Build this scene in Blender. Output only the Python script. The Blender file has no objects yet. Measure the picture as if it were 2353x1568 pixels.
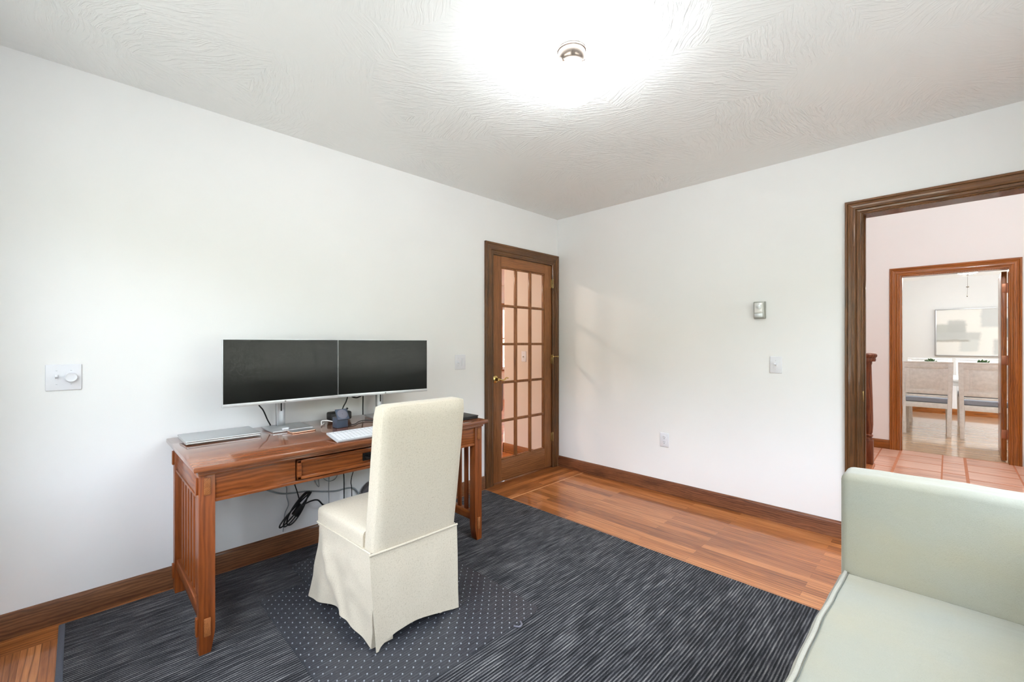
import bpy, bmesh, math, random
from mathutils import Vector, Matrix, noise as mnoise
random.seed(7)
PI = math.pi
SC = bpy.context.scene
COL = SC.collection

# ------------------------------------------------------------------ camera
cam_data = bpy.data.cameras.new('camera')
cam_data.sensor_width = 36.0
cam_data.lens = 36.0 * 998.8 / 2353.0
cam_data.shift_y = 4.0 / 2353.0
cam_data.clip_start = 0.02
cam = bpy.data.objects.new('camera', cam_data)
COL.objects.link(cam)
cam.location = (2.741, -3.371, 1.22)
cam.rotation_euler = (PI / 2, 0, math.radians(45.0916))
SC.camera = cam

# ------------------------------------------------------------------ colour management
SC.view_settings.view_transform = 'Standard'
SC.view_settings.look = 'None'
SC.view_settings.gamma = 1.0
SC.view_settings.use_curve_mapping = False
SC.view_settings.exposure = 0.43
SC.cycles.max_bounces = 10
SC.cycles.use_adaptive_sampling = True
SC.cycles.adaptive_threshold = 0.1
SC.cycles.adaptive_min_samples = 20
SC.cycles.diffuse_bounces = 5
SC.cycles.glossy_bounces = 4
SC.cycles.transmission_bounces = 8
SC.cycles.transparent_max_bounces = 16
SC.cycles.sample_clamp_indirect = 6.0
SC.cycles.caustics_reflective = False
SC.cycles.caustics_refractive = False
SC.cycles.use_denoising = True
SC.cycles.use_light_tree = False

SKY = 10.8            # strength of the daylight
GLOBE = 38.0          # study ceiling lamp


def C(r, g, b, a=1.0):
    def f(c):
        c /= 255.0
        return c / 12.92 if c <= 0.04045 else ((c + 0.055) / 1.055) ** 2.4
    return (f(r), f(g), f(b), a)


# ------------------------------------------------------------------ world: overcast sky over a line of trees
world = bpy.data.worlds.new('sky')
SC.world = world
world.use_nodes = True
wt = world.node_tree
wt.nodes.clear()
_out = wt.nodes.new('ShaderNodeOutputWorld')
_bg = wt.nodes.new('ShaderNodeBackground')
_tc = wt.nodes.new('ShaderNodeTexCoord')
_sep = wt.nodes.new('ShaderNodeSeparateXYZ')
_ns = wt.nodes.new('ShaderNodeTexNoise')
_ns.inputs['Scale'].default_value = 5.0
_ns.inputs['Detail'].default_value = 6.0
_ma = wt.nodes.new('ShaderNodeMath')
_ma.operation = 'MULTIPLY_ADD'
_ma.inputs[1].default_value = -0.45
_rp = wt.nodes.new('ShaderNodeValToRGB')
_rp.color_ramp.elements[0].position = 0.0
_rp.color_ramp.elements[0].color = (0.20, 0.22, 0.17, 1)
_rp.color_ramp.elements[1].position = 0.20
_rp.color_ramp.elements[1].color = (0.80, 0.89, 1.0, 1)
_e = _rp.color_ramp.elements.new(0.05)
_e.color = (0.16, 0.19, 0.15, 1)
_e = _rp.color_ramp.elements.new(0.14)
_e.color = (0.36, 0.385, 0.35, 1)
wt.links.new(_tc.outputs['Generated'], _ns.inputs['Vector'])
wt.links.new(_tc.outputs['Generated'], _sep.inputs[0])
wt.links.new(_ns.outputs['Fac'], _ma.inputs[0])
wt.links.new(_sep.outputs['Z'], _ma.inputs[2])
_ad = wt.nodes.new('ShaderNodeMath')
_ad.operation = 'ADD'
_ad.inputs[1].default_value = 0.12
wt.links.new(_ma.outputs[0], _ad.inputs[0])
wt.links.new(_ad.outputs[0], _rp.inputs['Fac'])
wt.links.new(_rp.outputs['Color'], _bg.inputs['Color'])
_bg.inputs['Strength'].default_value = SKY
wt.links.new(_bg.outputs[0], _out.inputs['Surface'])


# afternoon sun on the far side of the house: it lights the lawn and the room beyond the glass door
sun_data = bpy.data.lights.new('sun', 'SUN')
sun_data.energy = 230.0
sun_data.angle = math.radians(1.0)
sun_data.color = (1.0, 0.97, 0.93)
sun = bpy.data.objects.new('sun', sun_data)
COL.objects.link(sun)
sun.rotation_euler = Vector((0.78, -0.28, -0.62)).to_track_quat('-Z', 'Y').to_euler()


# daylight sampling through the windows (portals give off no light of their own)
def portal(name, loc, rot, w, h):
    ld = bpy.data.lights.new(name, 'AREA')
    ld.shape = 'RECTANGLE'
    ld.size = w
    ld.size_y = h
    ld.cycles.is_portal = True
    o = bpy.data.objects.new(name, ld)
    COL.objects.link(o)
    o.location = loc
    o.rotation_euler = rot


# window openings:  (y0, y1, z0, z1) or (x0, x1, z0, z1)
WIN_RIGHT = (-2.60, -0.60, 0.80, 2.06)
WIN_FRONT = (0.52, 2.80, 0.80, 2.10)
WIN_DINING = (4.2, 6.6, 0.70, 2.10)
WIN_LIVING = (3.05, 4.35, 0.65, 1.98)
WIN_LIVING_B = (-3.0, -1.2, 0.65, 1.98)
portal('window_portal', (3.44, -1.60, 1.43), (PI / 2, 0, PI / 2), 2.0, 1.26)
portal('window_portal', (1.66, -3.99, 1.45), (PI / 2, 0, 0), 2.28, 1.30)
portal('window_portal', (5.34, 5.4, 1.4), (PI / 2, 0, PI / 2), 2.4, 1.4)
portal('window_portal', (-4.14, 3.7, 1.3), (PI / 2, 0, -PI / 2), 1.3, 1.33)
portal('window_portal', (-2.1, -3.99, 1.3), (PI / 2, 0, 0), 1.8, 1.33)


# ------------------------------------------------------------------ materials
class NT:
    def __init__(self, name):
        self.m = bpy.data.materials.new(name)
        self.m.use_nodes = True
        self.t = self.m.node_tree
        self.b = self.t.nodes['Principled BSDF']
        self.o = self.t.nodes['Material Output']

    def n(self, typ, **kw):
        nd = self.t.nodes.new('ShaderNode' + typ)
        for k, v in kw.items():
            if hasattr(nd, k) and not k[0].isupper():
                setattr(nd, k, v)
            else:
                nd.inputs[k.replace('_', ' ')].default_value = v
        return nd

    def l(self, a, b):
        self.t.links.new(a, b)

    def coord(self, scale=(1, 1, 1), rot=(0, 0, 0), loc=(0, 0, 0)):
        tc = self.n('TexCoord')
        mp = self.n('Mapping')
        mp.inputs['Scale'].default_value = scale
        mp.inputs['Rotation'].default_value = rot
        mp.inputs['Location'].default_value = loc
        self.l(tc.outputs['Object'], mp.inputs['Vector'])
        return mp.outputs['Vector']

    def ramp(self, fac, *stops):
        r = self.n('ValToRGB')
        els = r.color_ramp.elements
        while len(els) < len(stops):
            els.new(0.5)
        for e, (p, c) in zip(els, stops):
            e.position = p
            e.color = c
        self.l(fac, r.inputs['Fac'])
        return r.outputs['Color']

    def mix(self, fac, a, b, blend='MIX'):
        mx = self.n('Mix', data_type='RGBA', blend_type=blend)
        for sock, v in ((mx.inputs[0], fac), (mx.inputs[6], a), (mx.inputs[7], b)):
            if hasattr(v, 'links'):
                self.l(v, sock)
            else:
                sock.default_value = v
        return mx.outputs[2]

    def math(self, op, a, b=0.0, c=0.0):
        md = self.n('Math', operation=op)
        for i, v in enumerate((a, b, c)):
            if hasattr(v, 'links'):
                self.l(v, md.inputs[i])
            else:
                md.inputs[i].default_value = v
        return md.outputs[0]

    def bump(self, h, strength=0.2, dist=0.01):
        bp = self.n('Bump')
        bp.inputs['Strength'].default_value = strength
        bp.inputs['Distance'].default_value = dist
        self.l(h, bp.inputs['Height'])
        self.l(bp.outputs['Normal'], self.b.inputs['Normal'])

    def base(self, c):
        if hasattr(c, 'links'):
            self.l(c, self.b.inputs['Base Color'])
        else:
            self.b.inputs['Base Color'].default_value = c

    def set(self, **kw):
        for k, v in kw.items():
            self.b.inputs[k.replace('_', ' ')].default_value = v
        return self


def plain(name, col, rough=0.5, metal=0.0, var=0.06, scale=18.0, bump=0.0, **kw):
    t = NT(name)
    v = t.coord()
    n = t.n('TexNoise', Scale=scale, Detail=3.0)
    t.l(v, n.inputs['Vector'])
    d = tuple(c * (1 - var) for c in col[:3]) + (1,)
    h = tuple(min(1, c * (1 + var)) for c in col[:3]) + (1,)
    t.base(t.ramp(n.outputs['Fac'], (0.3, d), (0.7, h)))
    t.set(Roughness=rough, Metallic=metal, **kw)
    if bump:
        n2 = t.n('TexNoise', Scale=scale * 12, Detail=2.0)
        t.l(v, n2.inputs['Vector'])
        t.bump(n2.outputs['Fac'], bump, 0.002)
    return t.m


def emitter(name, col, strength):
    t = NT(name)
    t.base(col)
    t.b.inputs['Emission Color'].default_value = col
    t.b.inputs['Emission Strength'].default_value = strength
    return t.m


def wood(name, dark, mid, light, axis='x', rough=0.35, scale=1.0, wav=0.32, blotch=0.0, blotch_col=None, coat=0.15, bmp=0.08):
    """Stained wood, grain along the given axis."""
    t = NT(name)
    s = {'x': (1.2, 14, 14), 'y': (14, 1.2, 14), 'z': (14, 14, 1.2)}[axis]
    v = t.coord(tuple(k * scale for k in s))
    n1 = t.n('TexNoise', Scale=1.0, Detail=6.0, Roughness=0.6, Distortion=0.6)
    t.l(v, n1.inputs['Vector'])
    s2 = {'x': (3, 110, 110), 'y': (110, 3, 110), 'z': (110, 110, 3)}[axis]
    v2 = t.coord(tuple(k * scale for k in s2))
    n2 = t.n('TexNoise', Scale=1.0, Detail=3.0)
    t.l(v2, n2.inputs['Vector'])
    s3 = {'x': (0.9, 5, 5), 'y': (5, 0.9, 5), 'z': (5, 5, 0.9)}[axis]
    v3 = t.coord(tuple(k * scale for k in s3))
    wv = t.n('TexWave', wave_type='RINGS', rings_direction={'x': 'X', 'y': 'Y', 'z': 'Z'}[axis])
    wv.inputs['Scale'].default_value = 4.0
    wv.inputs['Distortion'].default_value = 8.0
    wv.inputs['Detail'].default_value = 3.0
    wv.inputs['Detail Scale'].default_value = 1.4
    t.l(v3, wv.inputs['Vector'])
    a = t.math('MULTIPLY', wv.outputs['Fac'], wav)
    b = t.math('MULTIPLY', n1.outputs['Fac'], 1.0 - wav * 0.55)
    f = t.math('ADD', a, b)
    f = t.math('MULTIPLY_ADD', n2.outputs['Fac'], 0.35, t.math('SUBTRACT', f, 0.2))
    col = t.ramp(f, (0.12, dark), (0.5, mid), (0.95, light))
    if blotch:
        n3 = t.n('TexNoise', Scale=9.0, Detail=5.0, Roughness=0.7)
        t.l(t.coord({'x': (0.35, 1, 1), 'y': (1, 0.35, 1), 'z': (1, 1, 0.35)}[axis]), n3.inputs['Vector'])
        k = t.n('MapRange')
        k.inputs['From Min'].default_value = 0.5
        k.inputs['From Max'].default_value = 0.72
        k.inputs['To Max'].default_value = blotch
        t.l(n3.outputs['Fac'], k.inputs['Value'])
        col = t.mix(k.outputs['Result'], col, blotch_col or dark)
    t.base(col)
    t.set(Roughness=min(.6, rough + .15), Specular_IOR_Level=0.3, Coat_Weight=coat, Coat_Roughness=0.08)
    t.bump(n2.outputs['Fac'], bmp, 0.002)
    return t.m


def planks(name, dark, mid, light, axis='x', w=0.057, ln=0.85, rough=0.22, coat=0.5):
    """Strip hardwood floor, strips running along the axis."""
    t = NT(name)
    rot = (0, 0, 0) if axis == 'x' else (0, 0, PI / 2)
    v = t.coord((1, 1, 1), rot)
    br = t.n('TexBrick', offset=0.37, offset_frequency=2)
    br.inputs['Color1'].default_value = (0, 0, 0, 1)
    br.inputs['Color2'].default_value = (1, 1, 1, 1)
    br.inputs['Mortar'].default_value = (0.5, 0.5, 0.5, 1)
    br.inputs['Scale'].default_value = 1.0
    br.inputs['Mortar Size'].default_value = 0.0007
    br.inputs['Mortar Smooth'].default_value = 0.2
    br.inputs['Bias'].default_value = 0.0
    br.inputs['Brick Width'].default_value = ln
    br.inputs['Row Height'].default_value = w
    t.l(v, br.inputs['Vector'])
    rnd = t.n('SeparateColor')
    t.l(br.outputs['Color'], rnd.inputs[0])
    # grain shifted per strip
    off = t.n('CombineXYZ')
    t.l(t.math('MULTIPLY', rnd.outputs[0], 37.0), off.inputs['X'])
    t.l(t.math('MULTIPLY', rnd.outputs[0], 11.0), off.inputs['Y'])
    va = t.n('VectorMath', operation='ADD')
    t.l(v, va.inputs[0])
    t.l(off.outputs[0], va.inputs[1])
    vm = t.n('VectorMath', operation='MULTIPLY')
    vm.inputs[1].default_value = (2.2, 26, 1)
    t.l(va.outputs[0], vm.inputs[0])
    n1 = t.n('TexNoise', Scale=1.0, Detail=5.0, Roughness=0.6, Distortion=1.4)
    t.l(vm.outputs[0], n1.inputs['Vector'])
    vm2 = t.n('VectorMath', operation='MULTIPLY')
    vm2.inputs[1].default_value = (7, 240, 1)
    t.l(va.outputs[0], vm2.inputs[0])
    n2 = t.n('TexNoise', Scale=1.0, Detail=2.0)
    t.l(vm2.outputs[0], n2.inputs['Vector'])
    f = t.math('MULTIPLY_ADD', n1.outputs['Fac'], 0.75, t.math('MULTIPLY', n2.outputs['Fac'], 0.3))
    f = t.math('ADD', f, t.math('MULTIPLY_ADD', rnd.outputs[0], 0.34, -0.2))
    col = t.ramp(f, (0.22, dark), (0.5, mid), (0.8, light))
    # fine dark growth lines
    wv = t.n('TexWave', wave_type='BANDS', bands_direction='Y')
    wv.inputs['Scale'].default_value = 0.55
    wv.inputs['Distortion'].default_value = 7.0
    wv.inputs['Detail'].default_value = 3.0
    wv.inputs['Detail Scale'].default_value = 0.8
    t.l(vm.outputs[0], wv.inputs['Vector'])
    kk = t.n('MapRange')
    kk.inputs['From Min'].default_value = 0.16
    kk.inputs['From Max'].default_value = 0.02
    kk.inputs['To Max'].default_value = 0.55
    t.l(wv.outputs['Fac'], kk.inputs['Value'])
    col = t.mix(kk.outputs['Result'], col, tuple(c * 0.6 for c in dark[:3]) + (1,))
    gap = tuple(c * 0.55 for c in dark[:3]) + (1,)
    col = t.mix(t.math('MULTIPLY', br.outputs['Fac'], 0.7), col, gap)
    t.base(col)
    t.set(Roughness=rough + .15, Specular_IOR_Level=0.3, Coat_Weight=coat, Coat_Roughness=0.07)
    hh = t.math('SUBTRACT', t.math('MULTIPLY', n1.outputs['Fac'], 0.12), br.outputs['Fac'])
    t.bump(hh, 0.12, 0.002)
    return t.m


def wall_paint(name, col, rough=0.62):
    t = NT(name)
    v = t.coord()
    n = t.n('TexNoise', Scale=160.0, Detail=2.0)
    t.l(v, n.inputs['Vector'])
    n2 = t.n('TexNoise', Scale=1.6, Detail=2.0)
    t.l(v, n2.inputs['Vector'])
    d = tuple(c * 0.975 for c in col[:3]) + (1,)
    t.base(t.ramp(n2.outputs['Fac'], (0.35, d), (0.65, col)))
    t.set(Roughness=rough, Specular_IOR_Level=0.35)
    t.bump(n.outputs['Fac'], 0.03, 0.001)
    return t.m


def ceiling_texture(name, col):
    """Brushed swirl plaster: every cell is a brush stroke of its own direction."""
    t = NT(name)
    v = t.coord((1, 1, 0))
    nz = t.n('TexNoise', Scale=3.0, Detail=2.0)
    t.l(v, nz.inputs['Vector'])
    wob = t.mix(0.12, v, nz.outputs['Color'])
    vo = t.n('TexVoronoi', voronoi_dimensions='2D')
    vo.inputs['Scale'].default_value = 3.4
    t.l(wob, vo.inputs['Vector'])
    sc = t.n('SeparateColor')
    t.l(vo.outputs['Color'], sc.inputs[0])
    vr = t.n('VectorRotate', rotation_type='Z_AXIS')
    t.l(wob, vr.inputs['Vector'])
    t.l(t.math('MULTIPLY', sc.outputs[0], 6.283), vr.inputs['Angle'])
    vm = t.n('VectorMath', operation='MULTIPLY')
    vm.inputs[1].default_value = (11, 85, 1)
    t.l(vr.outputs[0], vm.inputs[0])
    n1 = t.n('TexNoise', Scale=1.0, Detail=3.0, Roughness=0.55, Distortion=0.6)
    t.l(vm.outputs[0], n1.inputs['Vector'])
    k = t.n('MapRange')
    k.inputs['From Min'].default_value = 0.45
    k.inputs['From Max'].default_value = 0.75
    t.l(n1.outputs['Fac'], k.inputs['Value'])
    # strokes are stronger in some places
    n3 = t.n('TexNoise', Scale=1.3, Detail=1.0)
    t.l(v, n3.inputs['Vector'])
    k3 = t.n('MapRange')
    k3.inputs['From Min'].default_value = 0.38
    k3.inputs['From Max'].default_value = 0.62
    k3.inputs['To Min'].default_value = 0.12
    t.l(n3.outputs['Fac'], k3.inputs['Value'])
    h = t.math('MULTIPLY', k.outputs['Result'], k3.outputs['Result'])
    t.base(col)
    t.set(Roughness=0.55, Specular_IOR_Level=0.4)
    t.bump(h, 0.55, 0.006)
    return t.m


def rug_mat(name):
    """Low loop carpet: ridges along y about a centimetre apart, broken and flecked."""
    t = NT(name)
    v = t.coord((1, 1, 1))
    nd = t.n('TexNoise', Scale=1.0, Detail=2.0)
    t.l(t.coord((5, 2.2, 1)), nd.inputs['Vector'])
    s = t.n('SeparateXYZ')
    t.l(v, s.inputs[0])
    ph = t.math('MULTIPLY_ADD', s.outputs['X'], 2 * PI / 0.0122, t.math('MULTIPLY', nd.outputs['Fac'], 7.0))
    ridge = t.math('MULTIPLY_ADD', t.math('SINE', ph), 0.5, 0.5)
    n1 = t.n('TexNoise', Scale=1.0, Detail=3.0, Roughness=0.65)
    t.l(t.coord((75, 7, 1)), n1.inputs['Vector'])
    n2 = t.n('TexNoise', Scale=1.0, Detail=2.0, Roughness=0.75)
    t.l(t.coord((420, 260, 1)), n2.inputs['Vector'])
    n3 = t.n('TexNoise', Scale=1.0, Detail=2.0)
    t.l(t.coord((7.0, 3.0, 1)), n3.inputs['Vector'])
    f = t.math('MULTIPLY_ADD', ridge, 0.27, t.math('MULTIPLY', n1.outputs['Fac'], 0.74))
    f = t.math('MULTIPLY_ADD', n2.outputs['Fac'], 0.55, f)
    f = t.math('MULTIPLY_ADD', n3.outputs['Fac'], 0.22, t.math('SUBTRACT', f, 0.41))
    t.base(t.ramp(f, (0.30, C(14, 14, 17)), (0.46, C(44, 44, 48)), (0.60, C(92, 91, 95)), (0.85, C(164, 161, 158))))
    t.set(Roughness=0.95, Specular_IOR_Level=0.08, Sheen_Weight=0.06)
    t.bump(f, 0.8, 0.006)
    return t.m


def fabric(name, col, weave=700.0, rough=0.9, var=0.09, sheen=0.2, bmp=0.25, soft=0.0, thread=None):
    t = NT(name)
    v = t.coord((weave * 0.35, weave, weave))
    n1 = t.n('TexNoise', Scale=1.0, Detail=2.0)
    t.l(v, n1.inputs['Vector'])
    v2 = t.coord((weave, weave * 0.35, weave * 0.3))
    n2 = t.n('TexNoise', Scale=1.0, Detail=2.0)
    t.l(v2, n2.inputs['Vector'])
    f = t.math('MULTIPLY', t.math('ADD', n1.outputs['Fac'], n2.outputs['Fac']), 0.5)
    d = thread or (tuple(c * (1 - var * 3) for c in col[:3]) + (1,))
    h = tuple(min(1, c * (1 + var)) for c in col[:3]) + (1,)
    colr = t.ramp(f, (0.32, d), (0.47, col), (0.7, h))
    if soft:
        # brushed nap: patches leaning cooler and warmer
        np_ = t.n('TexNoise', Scale=2.6, Detail=3.0, Roughness=0.55)
        t.l(t.coord((1, 1, 1.4)), np_.inputs['Vector'])
        colr = t.mix(1.0, colr, t.ramp(np_.outputs['Fac'], (0.36, (1.02, 0.99, 0.90, 1)), (0.64, (0.94, 0.99, 1.03, 1))), 'MULTIPLY')
    t.base(colr)
    t.set(Roughness=rough, Specular_IOR_Level=0.2, Sheen_Weight=sheen, Sheen_Roughness=0.4)
    if soft:
        n3 = t.n('TexNoise', Scale=7.0, Detail=3.0, Distortion=0.8)
        t.l(t.coord((1, 2.2, 1)), n3.inputs['Vector'])
        f = t.math('MULTIPLY_ADD', n3.outputs['Fac'], soft, t.math('MULTIPLY', f, 0.25))
        t.bump(f, bmp, 0.02)
    else:
        t.bump(f, bmp, 0.0015)
    return t.m


def glass(name, tint=(1, 1, 1, 1), refl=0.05, rough=0.0):
    t = NT(name)
    t.t.nodes.remove(t.b)
    tr = t.n('BsdfTransparent')
    tr.inputs['Color'].default_value = tint
    gl = t.n('BsdfGlossy')
    gl.inputs['Roughness'].default_value = rough
    fr = t.n('Fresnel')
    fr.inputs['IOR'].default_value = 1.45
    ge = t.n('NewGeometry')
    mx = t.n('MixShader')
    # reflect on the outer surface only (the pane's inner side would reflect totally at a slant)
    t.l(t.math('MULTIPLY', fr.outputs[0], t.math('SUBTRACT', 1.0, ge.outputs['Backfacing'])), mx.inputs[0])
    t.l(tr.outputs[0], mx.inputs[1])
    t.l(gl.outputs[0], mx.inputs[2])
    t.l(mx.outputs[0], t.o.inputs['Surface'])
    return t.m


def chair_mat_plastic(name):
    t = NT(name)
    t.b.inputs['Base Color'].default_value = C(176, 180, 184)
    t.set(Roughness=0.4)
    tc = t.n('TexCoord')
    mp = t.n('Mapping')
    mp.inputs['Rotation'].default_value = (0, 0, PI / 4)
    mp.inputs['Scale'].default_value = (31, 31, 1)
    t.l(tc.outputs['Object'], mp.inputs['Vector'])
    vo = t.n('TexVoronoi', voronoi_dimensions='2D')
    vo.inputs['Scale'].default_value = 1.0
    vo.inputs['Randomness'].default_value = 0.0
    t.l(mp.outputs[0], vo.inputs['Vector'])
    dot = t.math('LESS_THAN', vo.outputs['Distance'], 0.085)
    tr = t.n('BsdfTransparent')
    tr.inputs['Color'].default_value = (0.80, 0.81, 0.83, 1)
    gl = t.n('BsdfGlossy')
    gl.inputs['Roughness'].default_value = 0.28
    gl.inputs['Color'].default_value = (0.85, 0.88, 0.92, 1)
    fr = t.n('Fresnel')
    fr.inputs['IOR'].default_value = 1.5
    mx = t.n('MixShader')
    ge = t.n('NewGeometry')
    t.l(t.math('MULTIPLY', fr.outputs[0], t.math('SUBTRACT', 1.0, ge.outputs['Backfacing'])), mx.inputs[0])
    t.l(tr.outputs[0], mx.inputs[1])
    t.l(gl.outputs[0], mx.inputs[2])
    # faint milky body of the vinyl
    df = t.n('BsdfDiffuse')
    df.inputs['Color'].default_value = C(96, 97, 104)
    m0 = t.n('MixShader')
    m0.inputs[0].default_value = 0.24
    t.l(mx.outputs[0], m0.inputs[1])
    t.l(df.outputs[0], m0.inputs[2])
    m2 = t.n('MixShader')
    t.l(t.math('MULTIPLY', dot, 0.75), m2.inputs[0])
    t.l(m0.outputs[0], m2.inputs[1])
    t.l(t.b.outputs[0], m2.inputs[2])
    t.l(m2.outputs[0], t.o.inputs['Surface'])
    return t.m


def tile_mat(name):
    t = NT(name)
    ge = t.n('NewGeometry')
    v = t.coord((2.0, 30, 1))
    off = t.n('VectorMath', operation='MULTIPLY_ADD')
    cx = t.n('CombineXYZ')
    t.l(ge.outputs['Random Per Island'], cx.inputs['Y'])
    off.inputs[1].default_value = (0, 90, 0)
    t.l(cx.outputs[0], off.inputs[0])
    t.l(v, off.inputs[2])
    n = t.n('TexNoise', Scale=1.0, Detail=4.0, Distortion=0.9)
    t.l(off.outputs[0], n.inputs['Vector'])
    f = t.math('MULTIPLY_ADD', ge.outputs['Random Per Island'], 0.22, t.math('SUBTRACT', n.outputs['Fac'], 0.1))
    t.base(t.ramp(f, (0.30, C(186, 128, 102)), (0.45, C(222, 172, 148)), (0.8, C(240, 202, 182))))
    t.set(Roughness=0.3, Coat_Weight=0.4, Coat_Roughness=0.15)
    return t.m


def painting_mat(name):
    """Soft abstract of grey and white fields; u along x, v along z (object space, metres)."""
    t = NT(name)
    v0 = t.coord()
    nz = t.n('TexNoise', Scale=6.0, Detail=5.0, Roughness=0.7)
    t.l(v0, nz.inputs['Vector'])
    wob = t.n('VectorMath', operation='MULTIPLY_ADD')
    wob.inputs[1].default_value = (0.09, 0.0, 0.05)
    t.l(nz.outputs['Color'], wob.inputs[0])
    t.l(v0, wob.inputs[2])
    s = t.n('SeparateXYZ')
    t.l(wob.outputs[0], s.inputs[0])
    X, Z = s.outputs['X'], s.outputs['Z']

    def rect(x0, x1, z0, z1, soft=0.02):
        def edge(val, e, up):
            k = t.n('MapRange')
            k.inputs['From Min'].default_value = e - soft if up else e + soft
            k.inputs['From Max'].default_value = e + soft if up else e - soft
            t.l(val, k.inputs['Value'])
            return k.outputs['Result']
        a = t.math('MULTIPLY', edge(X, x0, True), edge(X, x1, False))
        b = t.math('MULTIPLY', edge(Z, z0, True), edge(Z, z1, False))
        return t.math('MULTIPLY', a, b)
    c = t.mix(0.0, C(238, 236, 232), C(238, 236, 232))
    for r, colr, o in (((0.02, 0.42, 0.33, 0.56), C(190, 192, 188), 0.95), ((0.20, 0.40, 0.30, 0.62), C(186, 188, 186), 0.9),
                       ((0.02, 0.58, 0.28, 0.42), C(196, 198, 196), 0.9), ((0.34, 0.56, 0.10, 0.30), C(208, 212, 210), 0.8),
                       ((0.0, 0.44, 0.265, 0.285), C(120, 108, 92), 0.9), ((0.58, 0.86, 0.50, 0.86), C(204, 206, 206), 0.9),
                       ((0.72, 0.86, 0.05, 0.30), C(196, 198, 196), 0.9), ((0.80, 0.92, 0.32, 0.64), C(120, 124, 126), 0.9),
                       ((0.95, 1.40, 0.1, 0.5), C(205, 205, 202), 0.8), ((0.78, 1.0, 0.28, 0.30), C(140, 112, 100), 0.8)):
        c = t.mix(t.math('MULTIPLY', rect(*r), o), c, colr)
    t.base(c)
    t.set(Roughness=0.6)
    return t.m


M = {}
M['wall'] = wall_paint('wall_paint', C(238, 238, 238))
M['wall_hall'] = wall_paint('hall_paint', C(234, 234, 234))
M['wall_warm_tint'] = wall_paint('warm_tint_paint', C(222, 208, 194))  # warm lamp light and reflections tinted into the wall colour
M['ceiling'] = ceiling_texture('ceiling_plaster', C(238, 239, 238))
M['ceiling_plain'] = wall_paint('ceiling_paint', C(240, 239, 236))
TR = (C(62, 38, 17), C(88, 55, 27), C(110, 70, 35))
M['trim_z'] = wood('trim_wood_upright', *TR, axis='z', rough=0.3, blotch=0.55, blotch_col=C(50, 40, 20), coat=0.25)
M['trim_x'] = wood('trim_wood_across', *TR, axis='x', rough=0.3, blotch=0.5, blotch_col=C(52, 36, 20), coat=0.4)
M['trim_y'] = wood('trim_wood_along', *TR, axis='y', rough=0.3, blotch=0.5, blotch_col=C(52, 36, 24), coat=0.4)
TW = (C(78, 42, 20), C(118, 70, 38), C(146, 94, 56))
M['base_x'] = wood('baseboard_wood_across', C(62, 30, 14), C(112, 66, 40), C(142, 90, 58), axis='x', rough=0.4, blotch=0.6, blotch_col=C(60, 36, 24), scale=1.2)
M['base_y'] = wood('baseboard_wood_along', C(62, 34, 18), C(112, 72, 46), C(142, 96, 64), axis='y', rough=0.4, blotch=0.6, blotch_col=C(62, 42, 30), scale=1.2)
DW = (C(84, 46, 22), C(124, 78, 44), C(150, 100, 60))
M['door_z'] = wood('door_wood_upright', *DW, axis='z', rough=0.38, blotch=0.3, blotch_col=C(88, 54, 30), wav=0.3)
M['door_y'] = wood('door_wood_across', *DW, axis='y', rough=0.38, blotch=0.3, blotch_col=C(88, 54, 30), wav=0.3)
HW = (C(94, 50, 16), C(138, 78, 27), C(166, 100, 42))
M['hall_z'] = wood('hall_trim_upright', *HW, axis='z', rough=0.28, coat=0.5)
M['hall_x'] = wood('hall_trim_across', *HW, axis='x', rough=0.28, coat=0.5)
M['stair'] = wood('stair_wood', C(60, 26, 12), C(104, 54, 30), C(132, 74, 42), axis='z', rough=0.3, coat=0.4)
M['tread'] = wood('tread_wood', C(140, 70, 30), C(186, 106, 56), C(206, 130, 76), axis='y', rough=0.25, coat=0.5)
DK = (C(72, 32, 9), C(126, 64, 24), C(154, 88, 40))
M['desk_x'] = wood('desk_oak_cross', *DK, axis='x', rough=0.32, coat=0.4, wav=0.3)
M['desk_y'] = wood('desk_oak_long', *DK, axis='y', rough=0.32, coat=0.4, wav=0.3)
M['desk_z'] = wood('desk_oak_upright', C(80, 36, 10), C(128, 64, 24), C(154, 84, 36), axis='z', rough=0.32, coat=0.35, wav=0.15)
M['desk_top'] = wood('desk_oak_top', C(84, 42, 22), C(124, 70, 41), C(148, 90, 56), axis='y', rough=0.1, coat=1.0, wav=0.18)
M['peg'] = wood('desk_peg_endgrain', C(96, 52, 24), C(138, 82, 42), C(162, 104, 58), axis='x', rough=0.4, scale=3)
FW = (C(116, 62, 26), C(170, 102, 52), C(204, 136, 82))
M['floor_x'] = planks('oak_strip_floor', *FW, axis='x')
M['floor_y'] = planks('oak_strip_border', *FW, axis='y', w=0.055)
M['floor_pale'] = planks('oak_light_strip', C(190, 130, 80), C(214, 158, 108), C(226, 174, 126), axis='y', w=0.05, ln=3.0)  # pale-coloured oak strip beside the door border
M['floor_liv'] = planks('living_floor', C(150, 74, 28), C(200, 112, 52), C(222, 140, 76), axis='y')
M['floor_din'] = planks('dining_floor', C(192, 150, 112), C(216, 180, 144), C(230, 200, 168), axis='x', rough=0.12, coat=0.9)  # wood colours paled to carry the sheen of the gloss
M['tile'] = tile_mat('clay_tile')
M['grout'] = plain('grout', C(186, 122, 90), 0.9)
M['rug'] = rug_mat('charcoal_carpet')
M['rug_edge'] = fabric('rug_binding', C(74, 78, 90), weave=500)
M['linen'] = fabric('cream_linen', C(196, 186, 168), weave=560, thread=C(172, 161, 141), var=.06, bmp=0.3)
M['sage'] = fabric('sage_velvet', C(152, 149, 136), weave=900, rough=0.8, sheen=0.25, soft=0.8, bmp=0.22, var=0.03)
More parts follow.
